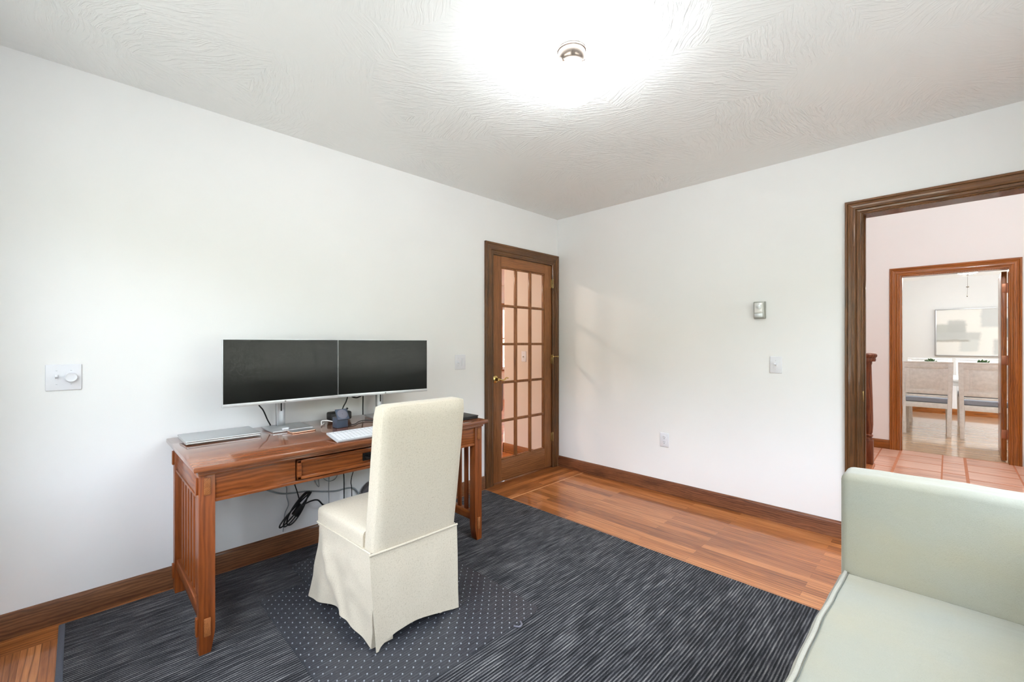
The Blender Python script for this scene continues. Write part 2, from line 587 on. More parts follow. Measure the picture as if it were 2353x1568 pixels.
M['sage_welt'] = fabric('sage_welt', C(161, 158, 146), weave=900, sheen=0.2)
M['stitch'] = plain('dark_seam', C(96, 99, 93), 0.9)
M['mat'] = chair_mat_plastic('clear_vinyl')
M['glass'] = glass('door_glass')
M['winglass'] = glass('window_glass')
M['brass'] = plain('polished_brass', C(214, 186, 120), 0.22, 1.0)
M['nickel'] = plain('brushed_nickel', C(150, 138, 130), 0.22, 1.0)
M['bronze'] = plain('copper_bronze', C(176, 120, 92), 0.4, 0.7)
M['silver'] = plain('silver_plastic', C(206, 208, 210), 0.35, 0.55, var=0.02)
M['alu'] = plain('brushed_aluminium', C(198, 200, 202), 0.32, 0.85, var=0.02)
M['alu_dark'] = plain('shaded_metal', C(120, 122, 126), 0.4, 0.6, var=0.02)
M['screen'] = plain('matte_black_screen', C(16, 17, 17), 0.22, 0.0, var=0.02, Specular_IOR_Level=0.22)
M['black'] = plain('black_plastic', C(24, 24, 26), 0.5)
M['iron'] = plain('black_iron', C(18, 17, 18), 0.35, 0.4)
M['cord'] = plain('black_cord', C(20, 20, 22), 0.55)
M['cord_grey'] = plain('grey_cord', C(150, 158, 162), 0.6)
M['cord_white'] = plain('white_cord', C(236, 236, 236), 0.5)
M['white'] = plain('white_plastic', C(226, 227, 233), 0.35, var=0.01)
M['key'] = plain('white_key', C(226, 227, 229), 0.5, var=0.01)
M['key_case'] = plain('keyboard_case', C(176, 177, 180), 0.5, var=0.01)  # grey stands in for shade in the gaps between the keys
M['slot'] = plain('dark_slot', C(62, 62, 64), 0.6)
M['navy'] = plain('slate_blue_shell', C(66, 76, 92), 0.4, 0.2)
M['pad'] = plain('grey_pad', C(104, 102, 112), 0.6)
M['rose'] = plain('rose_gold', C(226, 178, 150), 0.25, 0.8)
M['mirror'] = plain('glossy_glass', C(120, 120, 124), 0.08, 0.3)
M['thermo'] = plain('grey_casing', C(166, 166, 160), 0.4, 0.3)
M['thermo_face'] = plain('clear_cover', C(226, 226, 224), 0.15, 0.0, Specular_IOR_Level=0.7)
M['grey_rubber'] = plain('grey_rubber', C(92, 88, 92), 0.5)
M['win_frame'] = plain('white_window_frame', C(240, 240, 238), 0.4, var=0.01)
M['chair_paint'] = plain('antique_white_paint', C(235, 233, 231), 0.5, var=0.07, scale=30)
M['chair_seat'] = fabric('blue_grey_seat', C(150, 154, 164), weave=700)
M['table_paint'] = plain('white_table_paint', C(238, 236, 232), 0.3, var=0.02)
M['leafgreen'] = plain('green_leaves', C(70, 104, 58), 0.55, var=0.35, scale=60)
M['pot'] = plain('white_pot', C(232, 230, 226), 0.4)
M['fan_white'] = plain('fan_white', C(238, 236, 232), 0.4)
M['leather'] = plain('dark_leather', C(70, 48, 42), 0.4)
M['grass'] = plain('grass', C(126, 126, 120), 0.9, var=0.25, scale=2.0)
M['globe'] = emitter('lit_white_glass', (0.93, 0.97, 1.0, 1), GLOBE)
M['hall_fill_globe'] = emitter('hall_fill_glass', (0.96, 0.99, 1.0, 1), 255.0)  # glow of the added hall lamp
M['living_fill_globe'] = emitter('living_fill_glass', (1.0, 0.82, 0.66, 1), 110.0)  # warm glow of the added lamps beyond the glass door
M['bowl'] = emitter('lit_bowl', (0.96, 0.98, 1.0, 1), 110.0)
M['painting'] = painting_mat('abstract_canvas')


# ------------------------------------------------------------------ mesh helpers
def nb():
    return bmesh.new()


def _merge(dst, src):
    me = bpy.data.meshes.new('tmp')
    src.to_mesh(me)
    src.free()
    dst.from_mesh(me)
    bpy.data.meshes.remove(me)


def box(bm, x0, x1, y0, y1, z0, z1, bev=0.0, seg=2, rot=None, mat=0, shape=None):
    t = bmesh.new()
    x0, x1 = min(x0, x1), max(x0, x1)
    y0, y1 = min(y0, y1), max(y0, y1)
    z0, z1 = min(z0, z1), max(z0, z1)
    bmesh.ops.create_cube(t, size=1.0)
    for v in t.verts:
        v.co = Vector(((x0 + x1) / 2 + v.co.x * (x1 - x0), (y0 + y1) / 2 + v.co.y * (y1 - y0), (z0 + z1) / 2 + v.co.z * (z1 - z0)))
    if bev:
        bmesh.ops.bevel(t, geom=list(t.edges), offset=bev, segments=seg, profile=0.5, affect='EDGES')
    if shape:
        for v in t.verts:
            v.co = Vector(shape(v.co))
    if rot:
        piv, ax, ang = rot
        R = Matrix.Rotation(ang, 4, ax)
        p = Vector(piv)
        for v in t.verts:
            v.co = R @ (v.co - p) + p
    for f in t.faces:
        f.material_index = mat
    _merge(bm, t)


def prism(bm, pts, a0, a1, plane='xy', bev=0.0, mat=0):
    """Polygon pts extruded from a0 to a1 along the third axis."""
    t = bmesh.new()

    def P(p, a):
        return {'xy': (p[0], p[1], a), 'yz': (a, p[0], p[1]), 'xz': (p[0], a, p[1])}[plane]
    lo = [t.verts.new(P(p, a0)) for p in pts]
    hi = [t.verts.new(P(p, a1)) for p in pts]
    n = len(pts)
    t.faces.new(lo)
    t.faces.new(hi)
    for i in range(n):
        t.faces.new((lo[i], lo[(i + 1) % n], hi[(i + 1) % n], hi[i]))
    bmesh.ops.recalc_face_normals(t, faces=t.faces)
    if bev:
        bmesh.ops.bevel(t, geom=list(t.edges), offset=bev, segments=2, profile=0.5, affect='EDGES')
    for f in t.faces:
        f.material_index = mat
    _merge(bm, t)


def rounded(pts, r, seg=5):
    out = []
    n = len(pts)
    for i in range(n):
        p, a, b = Vector(pts[i]), Vector(pts[i - 1]), Vector(pts[(i + 1) % n])
        u, w = (a - p).normalized(), (b - p).normalized()
        q0, q1 = p + u * r, p + w * r
        for k in range(seg + 1):
            s = k / seg
            out.append(tuple(q0 * (1 - s) ** 2 + p * 2 * s * (1 - s) + q1 * s ** 2))
    return out


def lathe(bm, prof, c=(0, 0, 0), seg=32, axis='z', mat=0):
    """prof: (radius, height) list, closed on the axis at both ends."""
    t = bmesh.new()
    rings = []

    def P(r, h, a):
        if axis == 'z':
            return (c[0] + r * math.cos(a), c[1] + r * math.sin(a), c[2] + h)
        if axis == 'x':
            return (c[0] + h, c[1] + r * math.cos(a), c[2] + r * math.sin(a))
        return (c[0] + r * math.sin(a), c[1] + h, c[2] + r * math.cos(a))
    for r, h in prof:
        if r < 1e-6:
            rings.append([t.verts.new(P(0, h, 0))])
        else:
            rings.append([t.verts.new(P(r, h, 2 * PI * k / seg)) for k in range(seg)])
    for a, b in zip(rings, rings[1:]):
        for k in range(seg):
            k2 = (k + 1) % seg
            if len(a) == 1 and len(b) == 1:
                continue
            if len(a) == 1:
                t.faces.new((a[0], b[k], b[k2]))
            elif len(b) == 1:
                t.faces.new((a[k], a[k2], b[0]))
            else:
                t.faces.new((a[k], a[k2], b[k2], b[k]))
    for ring in (rings[0], rings[-1]):
        if len(ring) > 1:
            t.faces.new(ring)
    bmesh.ops.recalc_face_normals(t, faces=t.faces)
    for f in t.faces:
        f.material_index = mat
    _merge(bm, t)


def smooth_path(pts, n=8):
    pts = [Vector(p) for p in pts]
    out = []
    for i in range(len(pts) - 1):
        p0, p1, p2, p3 = pts[max(i - 1, 0)], pts[i], pts[i + 1], pts[min(i + 2, len(pts) - 1)]
        for k in range(n):
            s = k / n
            out.append(0.5 * ((2 * p1) + (p2 - p0) * s + (2 * p0 - 5 * p1 + 4 * p2 - p3) * s * s + (3 * p1 - p0 - 3 * p2 + p3) * s ** 3))
    out.append(pts[-1])
    return out


def tube(bm, pts, r, seg=8, n=8, smooth=True, taper=None, mat=0):
    path = smooth_path(pts, n) if smooth else [Vector(p) for p in pts]
    t = bmesh.new()
    rings = []
    up = Vector((0.13, 0.31, 0.94)).normalized()
    L = len(path)
    for i, p in enumerate(path):
        d = (path[min(i + 1, L - 1)] - path[max(i - 1, 0)])
        if d.length < 1e-9:
            d = Vector((0, 0, 1))
        d.normalize()
        s = up - d * up.dot(d)
        if s.length < 1e-3:
            s = d.orthogonal()
        s.normalize()
        up = s
        q = d.cross(s)
        rr = r * (taper(i / (L - 1)) if taper else 1.0)
        rings.append([t.verts.new(p + s * rr * math.cos(2 * PI * k / seg) + q * rr * math.sin(2 * PI * k / seg)) for k in range(seg)])
    for a, b in zip(rings, rings[1:]):
        for k in range(seg):
            t.faces.new((a[k], a[(k + 1) % seg], b[(k + 1) % seg], b[k]))
    t.faces.new(rings[0])
    t.faces.new(rings[-1])
    bmesh.ops.recalc_face_normals(t, faces=t.faces)
    for f in t.faces:
        f.material_index = mat
    _merge(bm, t)


def profile_run(bm, prof, p0, p1, out, mat=0):
    """prof (a, b): a along out, b along z; run from p0 to p1."""
    t = bmesh.new()
    o = Vector(out)
    A = [t.verts.new(Vector(p0) + o * a + Vector((0, 0, b))) for a, b in prof]
    B = [t.verts.new(Vector(p1) + o * a + Vector((0, 0, b))) for a, b in prof]
    n = len(prof)
    for i in range(n):
        t.faces.new((A[i], A[(i + 1) % n], B[(i + 1) % n], B[i]))
    t.faces.new(A)
    t.faces.new(B)
    bmesh.ops.recalc_face_normals(t, faces=t.faces)
    for f in t.faces:
        f.material_index = mat
    _merge(bm, t)


CASING = [(0, 0), (0, .018), (.003, .021), (.015, .021), (.018, .0175), (.021, .020), (.030, .0165), (.046, .0135), (.060, .0145), (.066, .0165), (.068, .0125), (.071, .0145), (.080, .0135), (.087, .0115), (.090, .0085), (.097, .009), (.1, .006), (.1, 0)]


def casing_leg(bm, kind, plane, pos, out, a_in, top, W, a_in2=None, W2=None, mat=0, z0=0.0):
    """One piece of a mitred door casing on a wall. kind: 'lo' / 'hi' leg or 'head'. a is the wall's horizontal axis."""
    t = bmesh.new()

    def P(a, th, z):
        return (pos + out * th, a, z) if plane == 'x' else (a, pos + out * th, z)
    A, B = [], []
    for w, th in CASING:
        f = 1 - w / 0.1
        d = W * f
        if kind == 'lo':
            A.append(t.verts.new(P(a_in - d, th, z0)))
            B.append(t.verts.new(P(a_in - d, th, top + d)))
        elif kind == 'hi':
            d2 = W2 * f
            A.append(t.verts.new(P(a_in2 + d2, th, z0)))
            B.append(t.verts.new(P(a_in2 + d2, th, top + d)))
        else:
            d2 = W2 * f
            A.append(t.verts.new(P(a_in - d, th, top + d)))
            B.append(t.verts.new(P(a_in2 + d2, th, top + d)))
    n = len(CASING)
    for i in range(n):
        t.faces.new((A[i], A[(i + 1) % n], B[(i + 1) % n], B[i]))
    t.faces.new(A)
    t.faces.new(B)
    bmesh.ops.recalc_face_normals(t, faces=t.faces)
    for f in t.faces:
        f.material_index = mat
    _merge(bm, t)


def grid(bm, nu, nv, fn, thick=0.0, mat=0):
    """Sheet fn(u, v) -> point, optionally with thickness."""
    t = bmesh.new()
    V = [[t.verts.new(fn(i / nu, j / nv)) for j in range(nv + 1)] for i in range(nu + 1)]
    for i in range(nu):
        for j in range(nv):
            t.faces.new((V[i][j], V[i + 1][j], V[i + 1][j + 1], V[i][j + 1]))
    bmesh.ops.recalc_face_normals(t, faces=t.faces)
    if thick:
        bmesh.ops.solidify(t, geom=list(t.faces), thickness=thick)
    for f in t.faces:
        f.material_index = mat
    _merge(bm, t)


def build(name, bm, mats, parent=None, local=False, angle=38, label=None):
    """Link a bmesh as one object; world coordinates are shifted to the parent thing unless local."""
    me = bpy.data.meshes.new(name)
    if parent is not None and not local:
        r = parent
        off = Vector((0, 0, 0))
        while r is not None:
            off += r.location
            r = r.parent
        for v in bm.verts:
            v.co -= off
    bm.to_mesh(me)
    bm.free()
    if not isinstance(mats, (list, tuple)):
        mats = [mats]
    for m in mats:
        me.materials.append(m)
    for p in me.polygons:
        p.use_smooth = True
    me.set_sharp_from_angle(angle=math.radians(angle))
    o = bpy.data.objects.new(name, me)
    COL.objects.link(o)
    if parent is not None:
        o.parent = parent
    if label:
        o['label'] = label
    return o


def tag(o, label, cat, group=None, kind=None):
    o['label'] = label
    o['category'] = cat
    if group:
        o['group'] = group
    if kind:
        o['kind'] = kind
    return o


def thing(name, label, cat, loc=(0, 0, 0), rz=0.0, group=None, kind=None):
    o = bpy.data.objects.new(name, None)
    o.empty_display_size = 0.1
    COL.objects.link(o)
    o.location = loc
    o.rotation_euler = (0, 0, rz)
    return tag(o, label, cat, group, kind)


def struct(name, bm, mats, label, cat, parent=None, **kw):
    o = build(name, bm, mats, parent, **kw)
    tag(o, label, cat, kind='structure')
    return o


def copy_tree(o, parent=None):
    c = o.copy()
    COL.objects.link(c)
    if parent is not None:
        c.parent = parent
    for ch in list(o.children):
        copy_tree(ch, c)
    return c


H = 2.44
HH = 3.6   # the hall rises past the stair
# ------------------------------------------------------------------ room shell: study
bm = nb()
box(bm, 0.33, 3.30, -3.85, 0.06, -0.1, 0.0, mat=0)
box(bm, 0.0, 0.318, -1.1, 0.0, -0.1, 0.0, mat=1)
box(bm, 0.318, 0.33, -1.1, 0.0, -0.1, 0.0, mat=2)
box(bm, 0.15, 0.33, -3.85, -1.1, -0.1, 0.0, mat=0)
box(bm, 0.0, 0.15, -3.85, -1.1, -0.1, 0.0, mat=1)
box(bm, -0.06, 0.0, -0.88, -0.07, -0.1, 0.0, mat=1)
struct('floor', bm, [M['floor_x'], M['floor_y'], M['floor_pale']], 'glossy oak strip floor of the study around the dark rug', 'floor')

bm = nb()
box(bm, -0.12, 3.42, -3.97, 0.12, H, H + 0.1)
struct('ceiling', bm, M['ceiling'], 'white brushed plaster ceiling above the study', 'ceiling')

bm = nb()
box(bm, -0.12, 0, -3.97, -0.886, 0, H)
box(bm, -0.12, 0, -0.886, -0.068, 1.995, H)
box(bm, -0.12, 0, -0.068, 0.0, 0, H)
struct('wall_left', bm, M['wall'], 'white wall behind the desk with the glass door at its far end', 'wall')

bm = nb()
box(bm, 0.0, 2.364, 0, 0.12, 0, H)
box(bm, 2.364, 3.21, 0, 0.12, 2.018, H)
box(bm, 3.21, 5.32, 0, 0.12, 0, H)
struct('wall_back', bm, M['wall'], 'white wall with the thermostat and the wide doorway to the hall', 'wall')


def wall_with_window(fixed, t0, t1, a0, a1, w, axis):
    b = nb()

    def bx(s0, s1, z0, z1):
        if axis == 'x':
            box(b, t0, t1, s0, s1, z0, z1)
        else:
            box(b, s0, s1, t0, t1, z0, z1)
    bx(a0, w[0], 0, H)
    bx(w[1], a1, 0, H)
    bx(w[0], w[1], 0, w[2])
    bx(w[0], w[1], w[3], H)
    return b


def window_unit(name, axis, t0, t1, w, label, nx=2, nz=2, blinds=False, wood_mat=None):
    """Frame with sash bars and a pane set in the wall opening; t0..t1 is the wall's thickness, t0 the room side."""
    fr = thing(name, label, 'window', kind='structure')
    tm = (t0 + t1) / 2
    d = 0.03 if t1 > t0 else -0.03

    def bx(b, s0, s1, z0, z1, u0, u1, bev=0.004):
        if axis == 'x':
            box(b, u0, u1, s0, s1, z0, z1, bev)
        else:
            box(b, s0, s1, u0, u1, z0, z1, bev)
    b = nb()
    a0, a1, z0, z1 = w
    for s in ((a0, a0 + .05, z0, z1), (a1 - .05, a1, z0, z1), (a0, a1, z0, z0 + .05), (a0, a1, z1 - .05, z1), (a0, a1, (z0 + z1) / 2 - .02, (z0 + z1) / 2 + .02)):
        bx(b, *s, tm - d, tm + d)
    for i in range(1, nx):
        s = a0 + (a1 - a0) * i / nx
        bx(b, s - .012, s + .012, z0 + .05, z1 - .05, tm - d * .6, tm + d * .6)
    build('window_frame', b, M['win_frame'], fr)
    b = nb()
    bx(b, a0 + .05, a1 - .05, z0 + .05, z1 - .05, tm - .002, tm + .002, 0)
    build('window_pane', b, M['winglass'], fr)
    b = nb()
    W = 0.085
    u1 = t0 - (0.018 if t1 > t0 else -0.018)
    for s in ((a0 - W, a0, z0, z1 + W), (a1, a1 + W, z0, z1 + W), (a0, a1, z1, z1 + W)):
        bx(b, *s, t0, u1)
    bx(b, a0 - W - .02, a1 + W + .02, z0 - .03, z0, t0, t0 + (u1 - t0) * 3)
    build('window_casing', b, wood_mat or M['trim_z'], fr)
    if blinds:
        b = nb()
        z = z0 + .06
        ub = t0 + (t1 - t0) * .2
        while z < z1 - .04:
            bx(b, a0 + .02, a1 - .02, z, z + .004, ub - .02, ub + .02, 0)
            z += .05
        build('window_blind', b, M['white'], fr)
    return fr


b = wall_with_window(None, 3.30, 3.42, -3.97, 0.0, WIN_RIGHT, 'x')
struct('wall_right', b, M['wall'], 'white window wall behind the green loveseat', 'wall')
b = wall_with_window(None, -3.97, -3.85, 0.0, 3.30, WIN_FRONT, 'y')
struct('wall_front', b, M['wall'], 'white window wall opposite the hall doorway', 'wall')
window_unit('window_1', 'x', 3.30, 3.42, WIN_RIGHT, 'wide window in the wall behind the green loveseat', nx=4)
window_unit('window_2', 'y', -3.85, -3.97, WIN_FRONT, 'wide window in the wall opposite the hall doorway', nx=4)

# baseboards
BP = [(0, 0), (.014, 0), (.014, .082), (.011, .090), (.009, .099), (.005, .104), (0, .104)]
b = nb()
profile_run(b, BP, (0, -3.85, 0), (0, -0.966, 0), (1, 0, 0))
struct('baseboard_left', b, M['base_y'], 'mottled brown baseboard along the wall behind the desk', 'baseboard')
b = nb()
profile_run(b, BP, (0.014, 0, 0), (2.286, 0, 0), (0, -1, 0))
struct('baseboard_back', b, M['base_x'], 'mottled brown baseboard under the thermostat wall', 'baseboard')
b = nb()
profile_run(b, BP, (3.30, -3.85, 0), (3.30, -0.03, 0), (-1, 0, 0))
struct('baseboard_right', b, M['base_y'], 'brown baseboard behind the green loveseat', 'baseboard')
b = nb()
profile_run(b, BP, (0.0, -3.85, 0), (3.30, -3.85, 0), (0, 1, 0))
struct('baseboard_front', b, M['base_x'], 'brown baseboard under the window opposite the hall doorway', 'baseboard')

# ------------------------------------------------------------------ glass door in the left wall
t1 = thing('trim_1', 'dark brown mitred casing around the glass door', 'door trim', (0, -0.48, 0), kind='structure')
b = nb(); casing_leg(b, 'lo', 'x', 0, 1, -0.866, 1.976, 0.099); build('casing_leg', b, M['trim_z'], t1)
b = nb(); casing_leg(b, 'hi', 'x', 0, 1, -0.866, 1.976, 0.099, -0.087, 0.085); build('casing_leg', b, M['trim_z'], t1)
b = nb(); casing_leg(b, 'head', 'x', 0, 1, -0.866, 1.976, 0.099, -0.087, 0.085); build('casing_head', b, M['trim_y'], t1)
b = nb()
box(b, -0.12, 0.002, -0.886, -0.872, 0, 1.98)
box(b, -0.12, 0.002, -0.081, -0.068, 0, 1.98)
box(b, -0.12, 0.002, -0.886, -0.068, 1.98, 1.995)
build('jamb', b, M['trim_z'], t1)

d1 = thing('door_1', 'brown wooden door with fifteen glass panes and brass lever', 'door', (-0.03, -0.48, 0), kind='structure')
DX0, DX1 = -0.045, -0.006
GY = [-0.761, -0.187]
GZ = [0.197, 1.882]
b = nb()
box(b, DX0, DX1, -0.868, GY[0], 0.012, 1.974, 0.003)
build('stile', b, M['door_z'], d1)
b = nb()
box(b, DX0, DX1, GY[1], -0.085, 0.012, 1.974, 0.003)
build('stile', b, M['door_z'], d1)
b = nb()
box(b, DX0, DX1 - .0008, GY[0] - .001, GY[1] + .001, GZ[1], 1.974, 0.002)
build('top_rail', b, M['door_y'], d1)
b = nb()
box(b, DX0, DX1 - .0008, GY[0] - .001, GY[1] + .001, 0.012, GZ[0], 0.002)
build('bottom_rail', b, M['door_y'], d1)
b = nb()
MUN = 0.011
for k in (1, 2):
    y = GY[0] + (GY[1] - GY[0]) * k / 3
    prism(b, [(y - MUN, DX0 + .006), (y + MUN, DX0 + .006), (y + MUN, DX1 - .012), (y + .005, DX1 - .004), (y - .005, DX1 - .004), (y - MUN, DX1 - .012)][::1], GZ[0], GZ[1], 'xy') if False else box(b, DX0 + .005, DX1 - .004, y - MUN, y + MUN, GZ[0], GZ[1], 0.005, 2)
for k in range(1, 5):
    z = GZ[0] + (GZ[1] - GZ[0]) * k / 5
    box(b, DX0 + .005, DX1 - .005, GY[0], GY[1], z - MUN, z + MUN, 0.005, 2)
# small stops round the glass
for (y0, y1, z0, z1) in ((GY[0], GY[0] + .01, GZ[0], GZ[1]), (GY[1] - .01, GY[1], GZ[0], GZ[1]), (GY[0], GY[1], GZ[0], GZ[0] + .01), (GY[0], GY[1], GZ[1] - .01, GZ[1])):
    box(b, DX0 + .006, DX1 - .008, y0, y1, z0, z1, 0.003)
build('muntins', b, M['door_z'], d1)
for r in range(5):
    for c in range(3):
        y0 = GY[0] + (GY[1] - GY[0]) * c / 3
        y1 = GY[0] + (GY[1] - GY[0]) * (c + 1) / 3
        z0 = GZ[0] + (GZ[1] - GZ[0]) * r / 5
        z1 = GZ[0] + (GZ[1] - GZ[0]) * (r + 1) / 5
        b = nb()
        box(b, -0.0275, -0.0245, y0 + .009, y1 - .009, z0 + .009, z1 - .009)
        build('pane', b, M['glass'], d1)
b = nb()
lathe(b, [(0, 0.0), (.033, 0.0), (.033, .004), (.028, .010), (.016, .014), (.012, .022), (.012, .046), (0, .048)], (DX1, -0.836, 0.905), 28, 'x')
tube(b, [(DX1 + .042, -0.836, 0.905), (DX1 + .048, -0.815, 0.903), (DX1 + .048, -0.79, 0.897), (DX1 + .047, -0.765, 0.904), (DX1 + .046, -0.745, 0.917), (DX1 + .046, -0.725, 0.913)], 0.008, 10, 6, taper=lambda s: 1.0 - 0.35 * s)
build('door_handle', b, M['brass'], d1)
for z in (1.80, 1.06, 0.30):
    b = nb()
    lathe(b, [(0, -.048), (.004, -.048), (.0065, -.043), (.0065, .043), (.004, .048), (0, .05)], (0.004, -0.080, z), 14, 'z')
    box(b, -0.008, 0.0, -0.098, -0.081, z - .042, z + .042, 0.001)
    if z == 1.06:
        tube(b, [(0.006, -0.08, 1.085), (0.03, -0.105, 1.085)], 0.004, 8, 3)
        tube(b, [(0.006, -0.08, 1.085), (0.035, -0.045, 1.085)], 0.004, 8, 3)
        lathe(b, [(0, -.008), (.008, -.004), (.008, .004), (0, .008)], (0.032, -0.107, 1.085), 12, 'x')
        lathe(b, [(0, -.008), (.008, -.004), (.008, .004), (0, .008)], (0.037, -0.043, 1.085), 12, 'x')
    build('hinge', b, M['brass'], d1, label='brass hinge')

# ------------------------------------------------------------------ doorway to the hall
t2 = thing('trim_2', 'dark stained casing around the wide doorway to the tiled hall', 'door trim', (2.79, 0, 0), kind='structure')
b = nb(); casing_leg(b, 'lo', 'y', 0, -1, 2.372, 2.004, 0.082); build('casing_leg', b, M['trim_z'], t2)
b = nb(); casing_leg(b, 'hi', 'y', 0, -1, 2.372, 2.004, 0.082, 3.20, 0.082); build('casing_leg', b, M['trim_z'], t2)
b = nb(); casing_leg(b, 'head', 'y', 0, -1, 2.372, 2.004, 0.082, 3.20, 0.082); build('casing_head', b, M['trim_x'], t2)
b = nb()
box(b, 2.364, 2.376, -0.002, 0.122, 0, 2.016)
box(b, 3.196, 3.208, -0.002, 0.122, 0, 2.016)
box(b, 2.366, 3.206, -0.002, 0.122, 2.000, 2.015)
box(b, 2.375, 2.384, 0.04, 0.075, 0, 2.002, 0.001)
build('jamb', b, M['trim_z'], t2)
b = nb(); casing_leg(b, 'lo', 'y', 0.12, 1, 2.372, 2.004, 0.082); casing_leg(b, 'hi', 'y', 0.12, 1, 2.372, 2.004, 0.082, 3.20, 0.082)
casing_leg(b, 'head', 'y', 0.12, 1, 2.372, 2.004, 0.082, 3.20, 0.082); build('hall_side_casing', b, M['trim_z'], t2)
b = nb(); box(b, 2.3755, 2.378, 0.004, 0.03, 0.86, 0.925, 0.001)
build('strike_plate', b, M['brass'], t2, label='small brass strike plate')

# ------------------------------------------------------------------ hall and living side
bm = nb()
box(bm, -4.0, 0.30, 0.12, 5.2, -0.1, 0.0)
box(bm, -4.0, -0.12, -3.97, 0.12, -0.1, 0.0)
box(bm, -0.12, -0.06, -0.88, -0.07, -0.1, 0.0)
struct('floor_living', bm, M['floor_liv'], 'orange wood floor seen through the glass door', 'floor')
bm = nb()
box(bm, -4.1, 0.3, 0.12, 5.3, H, H + .1)
box(bm, -4.1, -0.12, -4.07, 0.12, H, H + .1)
struct('ceiling_living', bm, M['ceiling_plain'], 'pale ceiling glimpsed through the top panes of the glass door', 'ceiling')
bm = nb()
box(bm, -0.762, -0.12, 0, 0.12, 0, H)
struct('wall_warm_tint', bm, M['wall_warm_tint'], 'wall stub behind the glass door with warm light tinted into its colour', 'wall')
bm = nb()
profile_run(bm, BP, (-0.776, 0, 0), (-0.12, 0, 0), (0, -1, 0))
profile_run(bm, BP, (-0.762, -0.014, 0), (-0.762, 0.134, 0), (-1, 0, 0))
struct('baseboard_stub', bm, M['hall_x'], 'reddish baseboard at the foot of the warm tinted wall', 'baseboard')
b = wall_with_window(None, -4.12, -4.0, -4.07, 5.3, WIN_LIVING, 'x')
struct('wall_living', b, M['wall_hall'], 'far pale wall with a blind covered window beyond the glass door', 'wall')
b = wall_with_window(None, -3.97, -3.85, -4.0, -0.12, WIN_LIVING_B, 'y')
box(b, -4.0, 0.30, 5.2, 5.3, 0, H)
struct('wall_living_end', b, M['wall_hall'], 'end walls of the room beyond the glass door', 'wall')
window_unit('window_3', 'x', -4.0, -4.12, WIN_LIVING, 'bright window with white blinds beyond the glass door', nx=2, blinds=True, wood_mat=M['hall_z'])
window_unit('window_4', 'y', -3.85, -3.97, WIN_LIVING_B, 'window in the end wall of the room beyond the glass door', nx=2)

# hall tiles: alternating wide and narrow courses along y
bm = nb()
box(bm, 0.30, 5.2, 0.06, 3.28, -0.1, -0.001, mat=1)
courses = []
x = 2.37
while x > 0.45:
    x -= 0.5
while x < 5.1:
    courses += [(x, x + .33), (x + .33, x + .49)]
    x += 0.5
g = 0.006
for i, (c0, c1) in enumerate(courses):
    c0, c1 = max(c0, 0.30), min(c1, 5.2)
    y = 0.06 - (0.17 if i % 2 else 0.0) - 0.11 * (i % 4 > 1)
    ln = 0.33 if i % 2 == 0 else 0.50
    while y < 3.28:
        y0, y1 = max(y, 0.06), min(y + ln, 3.28)
        if y1 - y0 > 0.02 and c1 - c0 > 0.02:
            box(bm, c0 + g, c1 - g, y0 + g * 1.8, y1 - g * 1.8, -0.02, 0.0, mat=0)
        y += ln
struct('floor_hall', bm, [M['tile'], M['grout']], 'clay tile floor of the hall beyond the doorway', 'floor')
bm = nb()
box(bm, 0.30, 5.3, 0.12, 3.34, HH, HH + .1)
struct('ceiling_hall', bm, M['ceiling_plain'], 'plain ceiling above the tiled hall', 'ceiling')
bm = nb()
box(bm, 0.30, 2.36, 3.22, 3.34, 0, HH)
box(bm, 3.184, 5.32, 3.22, 3.34, 0, HH)
box(bm, 2.36, 3.184, 3.22, 3.34, 1.975, HH)
struct('wall_hall', bm, M['wall_hall'], 'pinkish white hall wall around the dining room doorway', 'wall')
bm = nb()
box(bm, 5.2, 5.32, 0.12, 3.22, 0, HH)
box(bm, 0.30, 5.2, 0.06, 0.12, H, HH)
box(bm, 0.2, 0.3, 0.12, 3.34, H, HH)
struct('wall_hall_end', bm, M['wall_hall'], 'end wall of the tiled hall', 'wall')
bm = nb()
profile_run(bm, BP, (0.3, 3.22, 0), (2.271, 3.22, 0), (0, -1, 0))
profile_run(bm, BP, (3.27, 3.22, 0), (5.2, 3.22, 0), (0, -1, 0))
struct('baseboard_hall', bm, M['hall_x'], 'reddish baseboard along the hall wall beside the dining doorway', 'baseboard')

t3 = thing('trim_3', 'reddish wood casing around the dining room doorway', 'door trim', (2.77, 3.22, 0), kind='structure')
b = nb(); casing_leg(b, 'lo', 'y', 3.22, -1, 2.358, 1.975, 0.09); build('casing_leg', b, M['hall_z'], t3)
b = nb(); casing_leg(b, 'hi', 'y', 3.22, -1, 2.358, 1.975, 0.09, 3.17, 0.088); build('casing_leg', b, M['hall_z'], t3)
b = nb(); casing_leg(b, 'head', 'y', 3.22, -1, 2.358, 1.975, 0.09, 3.17, 0.088); build('casing_head', b, M['hall_x'], t3)
b = nb()
box(b, 2.36, 2.373, 3.218, 3.342, 0, 1.968)
box(b, 3.171, 3.184, 3.218, 3.342, 0, 1.968)
box(b, 2.36, 3.184, 3.218, 3.342, 1.964, 1.976)
build('jamb', b, M['hall_z'], t3)

d2 = thing('door_2', 'dark wooden door standing open into the dining room', 'door', (3.165, 3.33, 0), math.radians(-1.5), kind='structure')
b = nb(); box(b, -0.038, 0.0, 0.02, 0.80, 0.012, 1.95, 0.002); build('door_leaf', b, M['hall_z'], d2, local=True)
for z in (1.78, 1.04, 0.28):
    b = nb(); box(b, -0.036, -0.002, 0.0175, 0.0205, z - .045, z + .045, 0.001); lathe(b, [(0, -.05), (.006, -.05), (.006, .05), (0, .05)], (0.004, 0.012, z), 10, 'z')
    build('hinge', b, M['bronze'], d2, local=True, label='copper toned hinge')

